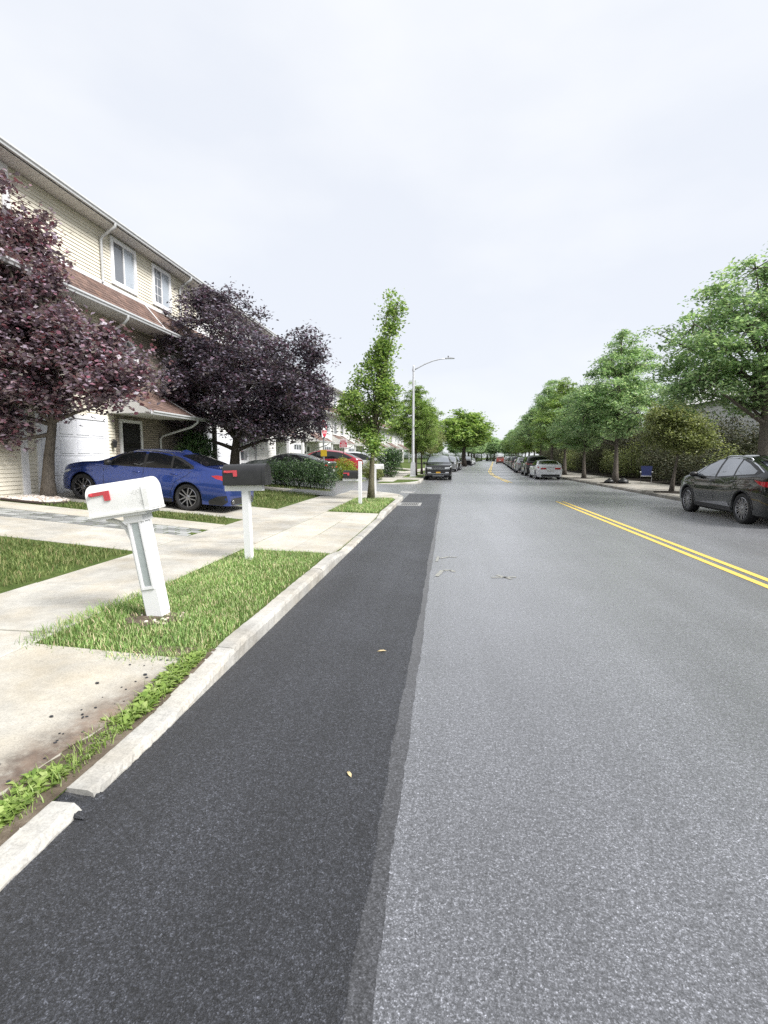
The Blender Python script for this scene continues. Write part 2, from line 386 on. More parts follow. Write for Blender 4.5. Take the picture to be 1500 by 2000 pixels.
def copy_tree(o, parent=None):
    c = o.copy(); C.objects.link(c); c.parent = parent
    for ch in list(o.children): copy_tree(ch, c)
    return c

# ------------------------------------------------------------------ the lie of the land
KL, KR = -1.64, 8.66                     # road edges
def off(y):                              # the street bends gently to the right beyond 38 m
    return 0. if y < 38 else (.09 * (y - 38) ** 2 / 50 if y < 63 else 1.125 + .09 * (y - 63))
def zt(x):                               # left ground rises from the kerb to the houses
    if x > -4.75: return .13 + .02 * (KL - x) / 3.11
    return .15 + (min(-4.75 - x, 5.9)) * .085
def zside(x): return max(0, min(zt(-10.5), (-1.7 - x) * .064))

def drop(y):                             # kerb and verge dip at the two driveway aprons
    def st(a, b, v): return min(1, max(0, (v - a) / (b - a)))
    d = 1 - st(2.9, 3.9, y)
    d = max(d, st(7.5, 8.4, y) * (1 - st(12.9, 13.9, y)))
    return .088 * d
def zg(x, y):
    xo = x - off(y)
    wgt = min(1, max(0, (xo + 3.25) / 1.5))
    return zt(xo) - drop(y) * wgt

# ------------------------------------------------------------------ ground, road, yards
b = MB(); b.add([(-1500, -1500, -.06), (1500, -1500, -.06), (1500, 1500, -.06), (-1500, 1500, -.06)], [(0, 1, 2, 3)])
tag(b.build('ground', 'turf'), kind='structure')
def strip(name, m, x0, x1, ys, z, parent=None, wob=None):
    b = MB(); n = len(ys)
    for y in ys:
        a0 = x0(y) if callable(x0) else x0; a1 = x1(y) if callable(x1) else x1
        b.v += [(a0 + off(y), y, z), (a1 + off(y), y, z)]
    b.f = [(2 * i, 2 * i + 1, 2 * i + 3, 2 * i + 2) for i in range(n - 1)]
    return b.build(name, m, parent, fixn=False)
YS = list(np.arange(-8, 38, 4.)) + list(np.arange(38, 70, 2.)) + list(np.arange(70, 420, 10.))
road = strip('road', 'old_asphalt', KL - .02, KR + .02, YS, 0.); tag(road, kind='structure')
# new asphalt trench patch along the left kerb, with its torn seam
def wob(y, s_): return .018 * math.sin(y * 1.3 + s_) + .012 * math.sin(y * 3.7 + 2 * s_) + .009 * math.sin(y * 11 + s_) + .006 * math.sin(y * 29 + 3 * s_) + .004 * math.sin(y * 53 + s_)
ys = list(np.arange(-1.0, 8, .03)) + list(np.arange(8, 22.75, .3))
near = lambda y: max(0., 1 - y / 5.)
patch = strip('asphalt_patch', 'new_asphalt', KL + .002, lambda y: -.268 + .4 * wob(y, .3) - .02 * near(y), ys, .004); tag(patch, kind='structure')
seam = strip('asphalt_seam', 'seam_asphalt', lambda y: -.30 + .55 * wob(y, .3) - .02 * near(y), lambda y: -.205 + .35 * wob(y, 2.1) + .020 * near(y), ys, .0025); tag(seam, kind='structure')
# yellow centre lines
mk = struct('road_marking')
def line(x, y0, y1, st=1.):
    n = max(2, int((y1 - y0) / st)); strip('yellow_line', 'yellow_paint', x - .055, x + .055, list(np.linspace(y0, y1, n)), .004, mk)
line(4.02, -6, 19.4, .5); line(4.24, -6, 19.4, .5)
line(3.92, 33.5, 72, 1.); line(4.14, 33.5, 72, 1.); line(3.92, 73, 190, 2.); line(4.14, 73, 190, 2.)
def mark(name, pts, wd, m='faded_yellow_paint'):
    b = MB()
    for i in range(len(pts) - 1):
        p, q = Vector((*pts[i], .005)), Vector((*pts[i + 1], .005)); d = (q - p).normalized(); nrm = Vector((-d.y, d.x, 0)) * wd * .5
        b.add([p - nrm, p + nrm, q + nrm, q - nrm], [(0, 1, 2, 3)])
    return b.build(name, m, mk, fixn=False)
mark('spray_paint_mark', [(-.12, 6.9), (-.04, 7.28), (.08, 7.3), (.12, 7.2)], .06)
mark('spray_paint_mark', [(-.10, 8.15), (.05, 8.30), (.18, 8.28)], .05); mark('spray_paint_mark', [(-.14, 7.9), (-.12, 8.3)], .04)
mark('spray_paint_mark', [(.62, 6.92), (.95, 6.98)], .05); mark('spray_paint_mark', [(.70, 7.08), (.88, 6.86)], .05)
def blot(x, y, rx, ry, m, name):
    n = 18; pts = [(x + rx * (1 + .25 * random.uniform(-1, 1)) * math.cos(2 * math.pi * i / n), y + ry * (1 + .25 * random.uniform(-1, 1)) * math.sin(2 * math.pi * i / n), .0045) for i in range(n)]
    b = MB(); b.add(pts, [tuple(range(n))]); return b.build(name, m, mk, fixn=False)
# side street / shared court entrance
b = MB(); xs = [KL - .02, -1.9, -4, -7, -10.6, -12, -60]
for x in xs: b.v += [(x, 18.9, zside(x)), (x, 34.5, zside(x))]
b.f = [(2 * i, 2 * i + 1, 2 * i + 3, 2 * i + 2) for i in range(len(xs) - 1)]
tag(b.build('side_street', 'old_asphalt'), kind='structure')
# left yards: one sheet before the side street, one beyond
def yard(name, ys, xr, m):
    b = MB(); cols = 6
    for y in ys:
        e = xr(y); o_ = off(y)
        for x in (e, min(e, -3.25 + o_), min(e, -4.75 + o_), min(e, -7.6 + o_), -10.65 + o_, -60):
            b.v.append((x, y, zg(x, y)))
    for i in range(len(ys) - 1):
        for j in range(cols - 1):
            a = i * cols + j; b.f.append((a, a + 1, a + cols + 1, a + cols))
    bm = b.build(name, m, fixn=True); tag(bm, kind='structure'); return bm
RA = 3.22
def xrA(y): return KL - .14 if y <= 19.3 else -5.0 + math.sqrt(max(0, RA * RA - (y - 19.3) ** 2))
yard('left_terrain', list(np.arange(-8, 19.3, .45)) + list(19.3 + RA * np.sin(np.linspace(0, math.pi / 2, 12))), xrA, 'turf')
def xrB(y):
    if y >= 33: return KL - .14 + off(y)
    return -5.0 + RA * math.sqrt(max(0, 1 - ((33 - y) / 4.6) ** 2))
yard('far_left_terrain', list(33 - 4.6 * np.cos(np.linspace(0, math.pi / 2, 12))) + list(np.arange(34, 70, 2.)) + list(np.arange(70, 420, 10.)), xrB, 'turf')
# right terrain
b = MB()
for y in YS:
    for x, z in ((KR + .14, .13), (11.95, .14), (12.6, .16), (60, .6)): b.v.append((x + off(y), y, z))
b.f = [(4 * i + j, 4 * i + j + 1, 4 * i + j + 5, 4 * i + j + 4) for i in range(len(YS) - 1) for j in range(3)]
tag(b.build('right_terrain', 'mulch'), kind='structure')

# ------------------------------------------------------------------ kerbs
def kerb(parent, path, top, base, step=.1, wd=.15, jit=.004, m='kerb_concrete'):
    """path: list of (x, y, nx, ny) with n pointing away from the road"""
    b = MB(); n = len(path); k = 6
    for i, (x, y, nx, ny) in enumerate(path):
        t = top(x, y); z0 = base(x, y) - .05
        for d, z, j in ((0, z0, 0), (.0, t - .035, 1), (.014, t - .010, 1), (.035, t, .7), (wd, t + .004, .7), (wd, z0, 0)):
            jx = random.uniform(-jit, jit) * j; jz = random.uniform(-jit, jit) * j * .8
            b.v.append((x + nx * (d + jx), y + ny * (d + jx), z + jz))
    for i in range(n - 1):
        for j in range(k - 1):
            a = i * k + j; b.f.append((a, a + 1, a + k + 1, a + k))
    b.f.append(tuple(range(k))); b.f.append(tuple(range((n - 1) * k, n * k)))
    return b.build('kerb_stone', m, parent)
kb = struct('kerb_left')
ktop = lambda x, y: zg(KL - .1, y) + .002
zero = lambda x, y: 0.
def straight(y0, y1, st): return [(KL + off(y) + .004 * math.sin(y * 3), y, -1, 0) for y in np.linspace(y0, y1, max(3, int((y1 - y0) / st)))]
for y0, y1, st, jt in ((-1.5, 2.0, .035, .006), (2.09, 3.74, .03, .006), (3.75, 6.58, .05, .005), (6.60, 9.33, .07, .005), (9.36, 10.05, .07, .005), (10.08, 12.9, .1, .004), (12.93, 15.9, .1, .004), (15.93, 19.28, .15, .004)):
    kerb(kb, straight(y0, y1, st), ktop, zero, jit=jt)
b = MB(); ring = []
for i, (x, z) in enumerate(((-1.60, .006), (-1.66, .022), (-1.74, .030), (-1.80, .034))):
    for j in range(9): b.v.append((x + random.uniform(-.01, .01), 1.95 + j * .0225, z + random.uniform(-.008, .008)))
b.f = [(i * 9 + j, i * 9 + j + 1, i * 9 + j + 10, i * 9 + j + 9) for i in range(3) for j in range(8)]
b.build('asphalt_fill', 'new_asphalt', kb)
def arc(cx, cy, rx, ry, a0, a1, n):
    o_ = []
    for a in np.linspace(a0, a1, n):
        x, y = cx + rx * math.cos(a), cy + ry * math.sin(a); nx, ny = -math.cos(a) / rx, -math.sin(a) / ry; l = math.hypot(nx, ny); o_.append((x, y, nx / l, ny / l))
    return o_
A = arc(-5, 19.3, RA + .14, RA + .14, 0, math.pi / 2, 25)
ctop = lambda x, y: zg(x, y) + .003
cb_ = lambda x, y: zside(x)
kerb(kb, A[:9], ctop, cb_); kerb(kb, A[8:17], ctop, cb_); kerb(kb, A[16:], ctop, cb_)
for x0 in np.arange(-5.02, -10, -2.5): kerb(kb, [(x, 22.66, 0, -1) for x in np.linspace(x0, x0 - 2.47, 8)], ctop, cb_)
kf = struct('kerb_far_left')
A = arc(-5, 33, RA + .14, 4.74, -math.pi / 2, 0, 25)
kerb(kf, A[:9], ctop, cb_); kerb(kf, A[8:17], ctop, cb_); kerb(kf, A[16:], ctop, cb_)
for x0 in np.arange(-5.02, -9.5, -2.4): kerb(kf, [(x, 28.26, 0, 1) for x in np.linspace(x0, x0 - 2.37, 8)], ctop, cb_)
y = 33.02
while y < 150:
    l = 3. if y < 60 else 12.
    kerb(kf, straight(y, y + l - .03, .5 if y < 60 else 3.), ctop, zero); y += l
kr = struct('kerb_right'); y = 3.
while y < 160:
    l = 3. if y < 60 else 12.
    kerb(kr, [(KR + off(v), v, 1, 0) for v in np.linspace(y, y + l - .03, 10)], lambda x, y: .125, zero, m='right_concrete'); y += l

# ------------------------------------------------------------------ paving slabs
def slab(parent, poly, name='slab', m='concrete', top=.013, ch=.006, jz=.003):
    poly = [Vector((p[0], p[1], 0)) for p in poly]; n = len(poly); c = sum(poly, Vector()) / n
    dz = random.uniform(-jz, jz); b = MB()
    for k in range(3):
        for p in poly:
            q = p if k < 2 else p + (c - p).normalized() * ch
            b.v.append((q.x, q.y, zg(p.x, p.y) + (-.05, top - ch, top)[k] + dz))
    b.f = [tuple(range(2 * n, 3 * n))] + [(k * n + i, k * n + (i + 1) % n, (k + 1) * n + (i + 1) % n, (k + 1) * n + i) for k in range(2) for i in range(n)]
    return b.build(name, m, parent)
def rect(x0, x1, y0, y1, g=.010): return [(x0 + g, y0 + g), (x1 - g, y0 + g), (x1 - g, y1 - g), (x0 + g, y1 - g)]
sw = struct('sidewalk')
for i in range(15):
    y0 = -.75 + 1.52 * i
    slab(sw, rect(-4.75, -3.25, y0, y0 + 1.52))
slab(sw, [(-4.744, 22.06), (-3.256, 22.06), (-3.256, 22.0), (-3.35, 22.02), (-4.0, 22.33), (-4.744, 22.45)])
# corner pad by the drain
slab(sw, [(-3.244, 18.15), (-1.80, 18.15), (-1.80, 19.3), (-1.86, 19.75), (-3.244, 19.75)])
pts = [(-5 + 3.2 * math.cos(a), 19.3 + 3.2 * math.sin(a)) for a in np.linspace(math.asin(.47 / 3.2), math.acos(1.756 / 3.2), 7)]
slab(sw, [(-3.244, 19.765)] + [(min(p[0], -1.83), max(p[1], 19.765)) for p in pts])
ap = struct('apron_near')
def edge_x(y): return float(np.interp(y, [-1, .6, 1.3, 1.92, 2.15, 2.36, 2.58, 2.8, 3.02, 3.25, 3.45], [-2.06, -2.07, -2.05, -2.045, -2.02, -2.00, -1.96, -1.94, -1.90, -1.88, -1.86]))
for y0, y1 in ((-1., 1.92), (1.93, 3.5)):
    yv = np.linspace(y0, y1, int((y1 - y0) / .06)); b = MB(); k = 11
    for y in yv:
        e = edge_x(y) + .012 * math.sin(y * 23) + .010 * math.sin(y * 41 + 1); far = max(0., (y - 3.40) / .1)
        row = [(-3.238 + (e + 3.238) * j / 8, y) for j in range(9)]
        b.v.append((row[0][0], y, zg(row[0][0], y) - .05))
        for x, yy in row: b.v.append((x, yy + (.06 * (1 - (x + 3.238) / 1.4) if y == yv[-1] and y1 > 3 else 0), zg(x, yy) + .013))
        b.v.append((row[-1][0] + .004, y, zg(row[-1][0], y) - .05))
    for i in range(len(yv) - 1):
        for j in range(k - 1): a = i * k + j; b.f.append((a, a + 1, a + k + 1, a + k))
    b.build('slab', 'apron_concrete', ap)
if 0: slab(ap, [(-3.238, 1.93), (-2.04, 1.93), (-2.02, 2.15), (-2.00, 2.36), (-1.96, 2.58), (-1.94, 2.8), (-1.90, 3.02), (-1.88, 3.25), (-1.86, 3.42), (-2.3, 3.47), (-2.75, 3.52), (-3.238, 3.58)], m='apron_concrete')
if 0: slab(ap, [(-3.238, -1.), (-2.06, -1.), (-2.07, .6), (-2.05, 1.3), (-2.045, 1.92), (-3.238, 1.92)], m='apron_concrete')
am = struct('apron_middle')
for y0, y1 in ((7.82, 9.75), (9.75, 11.7), (11.7, 13.55)):
    slab(am, rect(-3.238, -2.5, y0, y1), m='apron_concrete'); slab(am, rect(-2.5, -1.80, y0, y1), m='apron_concrete')
d1 = struct('driveway_near')
for x0, x1 in ((-6.4, -4.76), (-8.4, -6.4), (-10.62, -8.4)):
    slab(d1, rect(x0, x1, 7.36, 8.9)); slab(d1, rect(x0, x1, 9.76, 10.55), m='apron_concrete')
pv = struct('paver_strip')
b = MB()
for i in range(2): b.v += [(-4.77 - i * 5.8, 8.905, zg(-4.77 - i * 5.8, 8.9) - .003), (-4.77 - i * 5.8, 9.755, zg(-4.77 - i * 5.8, 9.75) - .003)]
b.f = [(0, 1, 3, 2)]; b.build('joint_sand', 'mulch', pv)
b = MB(); b.box(-.104, .104, -.086, .086, -.05, .010, ch=.006); pme = b.mesh('paver'); pme.materials.append(MATS['paver_stone'])
for r_ in range(4):
    y0 = 8.905 + .2125 * r_ + .106; x = -4.9 - (.12 if r_ % 2 else 0)
    while x > -10.5:
        o = put('paver', pme, None, pv, (x, y0 + random.uniform(-.004, .004), zg(x, y0) + random.uniform(-.003, .003))); o.rotation_euler = (0, math.atan(.085), random.uniform(-.02, .02)); x -= .243
d2 = struct('driveway_middle')
for x0, x1 in ((-6.8, -4.76), (-8.8, -6.8), (-10.62, -8.8)): slab(d2, rect(x0, x1, 11.55, 13.95))
wk = struct('garden_walk')
for x0, x1 in ((-6.2, -4.76), (-7.7, -6.2), (-9.2, -7.7), (-10.6, -9.2)): slab(wk, rect(x0, x1, 19.5, 20.8))
# far left pavement and driveways
sf = struct('sidewalk_far_left')
y = 31.0
while y < 110:
    l = 1.55 if y < 50 else 6.
    o0, o1 = off(y), off(y + l); slab(sf, [(-4.75 + o0, y + .006), (-3.25 + o0, y + .006), (-3.25 + o1, y + l - .006), (-4.75 + o1, y + l - .006)]); y += l
for y in (34.0, 43.5):
    l = 4.2; o0, o1 = off(y), off(y + l)
    slab(sf, [(-3.24 + o0, y), (-1.80 + o0, y), (-1.80 + o1, y + l), (-3.24 + o1, y + l)])
df = struct('driveways_far_left')
for y0, y1 in ((31.2, 35.0), (39.8, 43.6), (49.4, 53.), (59, 62.5)):
    for a, c in ((-7.6, -4.76), (-10.6, -7.6)):
        o0, o1 = off(y0), off(y1); slab(df, [(a + o0, y0), (c - .012 + o0, y0), (c - .012 + o1, y1), (a + o1, y1)])
# right pavement
sr = struct('sidewalk_right'); y = 6.
while y < 130:
    l = 1.5 if y < 46 else 6.
    o0, o1 = off(y), off(y + l)
    b = MB()
    for (xa, xb) in ((KR + .16, 11.9),):
        b.add([(xa + o0, y + .006, .13), (xb + o0, y + .006, .13), (xb + o1, y + l - .006, .13), (xa + o1, y + l - .006, .13), (xa + o0, y + .006, .142), (xb + o0, y + .006, .142), (xb + o1, y + l - .006, .142), (xa + o1, y + l - .006, .142)],
              [(4, 5, 6, 7), (0, 1, 5, 4), (1, 2, 6, 5), (2, 3, 7, 6), (3, 0, 4, 7)])
    b.build('slab', 'right_concrete', sr); y += l
# soil strip between the near apron and the kerb
b = MB(); ys = np.linspace(-1, 3.7, 30)
for y in ys: b.v += [(-2.4, y, zg(-2.4, y) + .004), (-2.1, y, zg(-2.1, y) + .008), (-1.78, y, zg(-1.78, y) + .006)]
b.f = [(3 * i + j, 3 * i + j + 1, 3 * i + j + 4, 3 * i + j + 3) for i in range(29) for j in range(2)]
tag(b.build('soil_strip', 'soil'), kind='structure')
# soil washed onto the apron concrete
ex = [(-2.07, .6), (-2.05, 1.3), (-2.045, 1.92), (-2.02, 2.15), (-2.00, 2.36), (-1.96, 2.58), (-1.94, 2.8), (-1.90, 3.02), (-1.88, 3.25), (-1.87, 3.40)]
ey = [p[1] for p in ex]; b = MB(); att = []
for y in np.linspace(.6, 3.40, 29):
    e = edge_x(y) + .006
    for j in range(7):
        f = j / 6; x = e - .36 * f; b.v.append((x, y, zg(x, y) + .0155)); att.append((1 - f) ** 1.4 * min(1, (3.40 - y) / .5 + .05))
b.f = [(i * 7 + j, i * 7 + j + 1, i * 7 + j + 8, i * 7 + j + 7) for i in range(28) for j in range(6)]
o = b.build('soil_stain', 'soil_stain', ap); o.data.attributes.new('edge', 'FLOAT', 'POINT').data.foreach_set('value', att)

# ------------------------------------------------------------------ cars
def curve(pts):
    """smooth monotone-ish interpolation through (x, v) points"""
    xs = np.array([p[0] for p in pts], float); vs_ = np.array([p[1] for p in pts], float)
    h = np.diff(xs); d = np.diff(vs_) / h; m = np.zeros(len(xs)); m[0], m[-1] = d[0], d[-1]
    for i in range(1, len(xs) - 1):
        m[i] = 0 if d[i - 1] * d[i] <= 0 else 2 * d[i - 1] * d[i] / (d[i - 1] + d[i])
    def f(x):
        x = min(max(x, xs[0]), xs[-1]); i = min(int(np.searchsorted(xs, x, 'right')) - 1, len(h) - 1); t = (x - xs[i]) / h[i]
        return float((2 * t ** 3 - 3 * t ** 2 + 1) * vs_[i] + (t ** 3 - 2 * t ** 2 + t) * h[i] * m[i] + (-2 * t ** 3 + 3 * t ** 2) * vs_[i + 1] + (t ** 3 - t ** 2) * h[i] * m[i + 1])
    return f
SEC = curve([(-.1, .90), (0, .925), (.16, .968), (.40, .992), (.60, 1.0), (.74, .996), (.80, .978), (.92, .968), (1, .952)])
class Shape:
    def __init__(s, sp):
        s.__dict__.update(sp); s.H2 = s.L / 2
        s.topf = curve(s.top); s.belf = curve(s.belt); s.plf = curve(s.plan)
    def zb(s, x): return min(s.belf(x), s.topf(x) - .015)
    def side(s, x, z):
        zb = s.zb(x); return s.W / 2 * s.plf(x) * SEC(min(1, (z - .2) / max(.05, zb - .2)))
    def corner(s, x):
        zb = s.zb(x); h = s.topf(x) - zb; return max(.05, s.side(x, zb) - s.tumble * h), zb + .84 * h
    def y(s, x, z):
        zb = s.zb(x)
        if z <= zb: return s.side(x, z)
        yc, zc = s.corner(x); yb = s.side(x, zb)
        if z <= zc:
            t = (z - zb) / max(1e-4, zc - zb); return yb + (yc - yb) * t + .022 * math.sin(math.pi * t) * min(1, (zc - zb) / .3)
        t = (z - zc) / max(1e-4, s.topf(x) - zc); return yc * max(0., 1 - t) ** (1 / 2.6)
    def z(s, x, y):                        # height of the top skin
        yc, zc = s.corner(x); t = min(1, abs(y) / yc); return zc + (s.topf(x) - zc) * (1 - t ** 2.6)
    def lo(s, x):
        z = s.sill
        if x > s.H2 - .5: z = s.sill + .02
        for a in s.axles:
            d = abs(x - a)
            if d <= s.Rw + .05: z = max(z, s.rw + math.sqrt(max(0, (s.Rw + .05) ** 2 - d * d)))
        return z
def body_mesh(S):
    xs = set(np.linspace(-S.H2, S.H2, 64).round(4))
    for a in S.axles:
        Ra = S.Rw + .05
        for q in np.linspace(0, math.pi, 19): xs.add(round(a + Ra * math.cos(q), 4))
        xs.add(round(a - Ra - .002, 4)); xs.add(round(a + Ra + .002, 4))
    for e in (-1, 1):
        for d in (.01, .025, .05, .08, .12): xs.add(round(e * (S.H2 - d), 4))
    xs = sorted(xs); nb, nc, nt_ = 9, 6, 6; rows = []
    for x in xs:
        lo, zb = S.lo(x), S.zb(x); lo = min(lo, zb - .02); yc, zc = S.corner(x); half = []
        for i in range(nb): z = lo + (zb - lo) * i / (nb - 1); half.append((S.side(x, z), z))
        for i in range(1, nc): z = zb + (zc - zb) * i / (nc - 1); half.append((S.y(x, z), z))
        for i in range(1, nt_): y = yc * math.cos(math.pi / 2 * i / (nt_ - 1)); half.append((y, S.z(x, y)))
        rows.append([(x, y, z) for y, z in half] + [(x, -y, z) for y, z in half[-2::-1]])
    b = MB(); k = len(rows[0])
    for r_ in rows: b.v += r_
    for i in range(len(rows) - 1):
        for j in range(k - 1):
            a = i * k + j; b.f.append((a, a + 1, a + k + 1, a + k))
    b.f.append(tuple(range(k))); n = len(rows); b.f.append(tuple(range((n - 1) * k, n * k)))
    return b
def side_panel(S, poly, sgn, off_=.005, cut=.12):
    """a polygon drawn in side view (x, z), cut up and wrapped onto the body side"""
    bm = bmesh.new(); vs_ = [bm.verts.new((p[0], 0, p[1])) for p in poly]; bm.faces.new(vs_)
    x0, x1 = min(p[0] for p in poly), max(p[0] for p in poly); z0, z1 = min(p[1] for p in poly), max(p[1] for p in poly)
    for v in np.arange(x0 + cut, x1, cut): bmesh.ops.bisect_plane(bm, geom=bm.verts[:] + bm.edges[:] + bm.faces[:], plane_co=(v, 0, 0), plane_no=(1, 0, 0))
    for v in np.arange(z0 + cut * .6, z1, cut * .6): bmesh.ops.bisect_plane(bm, geom=bm.verts[:] + bm.edges[:] + bm.faces[:], plane_co=(0, 0, v), plane_no=(0, 0, 1))
    bmesh.ops.triangulate(bm, faces=[f for f in bm.faces if len(f.verts) > 4])
    b = MB(); bm.verts.index_update()
    b.v = [(v.co.x, sgn * (S.y(v.co.x, v.co.z) + off_), v.co.z) for v in bm.verts]; b.f = [tuple(v.index for v in f.verts) for f in bm.faces]
    bm.free(); return b
def top_panel(S, x0, x1, fr0, fr1, off_=.006, nx=10, ny=12):
    b = MB()
    for i in range(nx + 1):
        t = i / nx; x = x0 + (x1 - x0) * t; yc = S.corner(x)[0] * (fr0 + (fr1 - fr0) * t)
        sl = (S.topf(x + .02) - S.topf(x - .02)) / .04; nl = math.hypot(1, sl)
        for j in range(ny + 1):
            y = yc * (2 * j / ny - 1); b.v.append((x - sl / nl * off_, y, S.z(x, y) + off_ / nl))
    for i in range(nx):
        for j in range(ny): a = i * (ny + 1) + j; b.f.append((a, a + 1, a + ny + 2, a + ny + 1))
    return b
def line_strip(S, pts, sgn, wd=.007, off_=.004):
    b = MB(); seg = []
    for (p, q) in zip(pts[:-1], pts[1:]):
        n = max(1, int(math.hypot(q[0] - p[0], q[1] - p[1]) / .08))
        for i in range(n): seg.append((p[0] + (q[0] - p[0]) * i / n, p[1] + (q[1] - p[1]) * i / n))
    seg.append(pts[-1])
    for i, (x, z) in enumerate(seg):
        p, q = seg[max(0, i - 1)], seg[min(len(seg) - 1, i + 1)]; dx, dz = q[0] - p[0], q[1] - p[1]; l = math.hypot(dx, dz); nx, nz = -dz / l * wd / 2, dx / l * wd / 2
        for s_ in (-1, 1): X, Z = x + nx * s_, z + nz * s_; b.v.append((X, sgn * (S.y(X, Z) + off_), Z))
    b.f = [(2 * i, 2 * i + 1, 2 * i + 3, 2 * i + 2) for i in range(len(seg) - 1)]
    return b
def wheel_parts(r_, wd, spokes, twin, lite):
    """meshes for hub, tyre, rim; axis along y, outer side at +y"""
    My = Matrix.Rotation(R(-90), 4, 'X')
    t = MB(); rr = r_ * .735
    prof = [(rr, -wd / 2), (r_ * .95, -wd / 2 + .008), (r_, -wd * .33), (r_, wd * .33), (r_ * .955, wd / 2 - .006), (r_ * .86, wd / 2 + .002), (rr, wd / 2 - .012), (rr - .012, wd / 2 - .03), (rr - .012, -wd / 2)]
    t.lathe(prof, 16 if lite else 40, My, closed=True)
    hub = MB(); hub.lathe([(0.001, wd * .08), (rr, wd * .08), (rr, -wd * .45), (0.001, -wd * .45)], 14 if lite else 28, My)
    rm = MB(); rm.lathe([(rr - .002, wd / 2 - .012), (rr * .955, wd / 2 - .006), (rr * .93, wd / 2 - .03), (rr * .95, wd * .1), (rr, wd * .1)], 16 if lite else 40, My)
    rm.lathe([(.001, wd / 2 - .012), (.032, wd / 2 - .012), (.062, wd / 2 - .028), (.07, wd * .15), (.001, wd * .15)], 12, My)
    for k in range(spokes):
        for dlt in ((-.5, .5) if twin else (0,)):
            a0 = 2 * math.pi * (k + dlt * .22) / spokes; a1 = 2 * math.pi * (k + dlt * (.62 if twin else 0)) / spokes
            def P(rad, a, w_, y): return (rad * math.cos(a) - w_ * math.sin(a), y, rad * math.sin(a) + w_ * math.cos(a))
            w0, w1 = (.014, .012) if twin else (.016, .020)
            y0, y1 = wd / 2 - .024, wd / 2 - .016
            rm.add([P(.055, a0, -w0, y0), P(.055, a0, w0, y0), P(rr * .95, a1, w1, y1), P(rr * .95, a1, -w1, y1), P(.055, a0, -w0 * 1.5, y0 - .04), P(.055, a0, w0 * 1.5, y0 - .04), P(rr * .95, a1, w1 * 1.5, y1 - .05), P(rr * .95, a1, -w1 * 1.5, y1 - .05)],
                   [(0, 1, 2, 3), (0, 3, 7, 4), (1, 5, 6, 2), (4, 7, 6, 5)])
    return hub.mesh('wheel', True), t.mesh('tyre', True), rm.mesh('rim')
def rrect(y0, y1, z0, z1, c):
    return [(y0 + c, z0), (y1 - c, z0), (y1, z0 + c), (y1, z1 - c), (y1 - c, z1), (y0 + c, z1), (y0, z1 - c), (y0, z0 + c)]
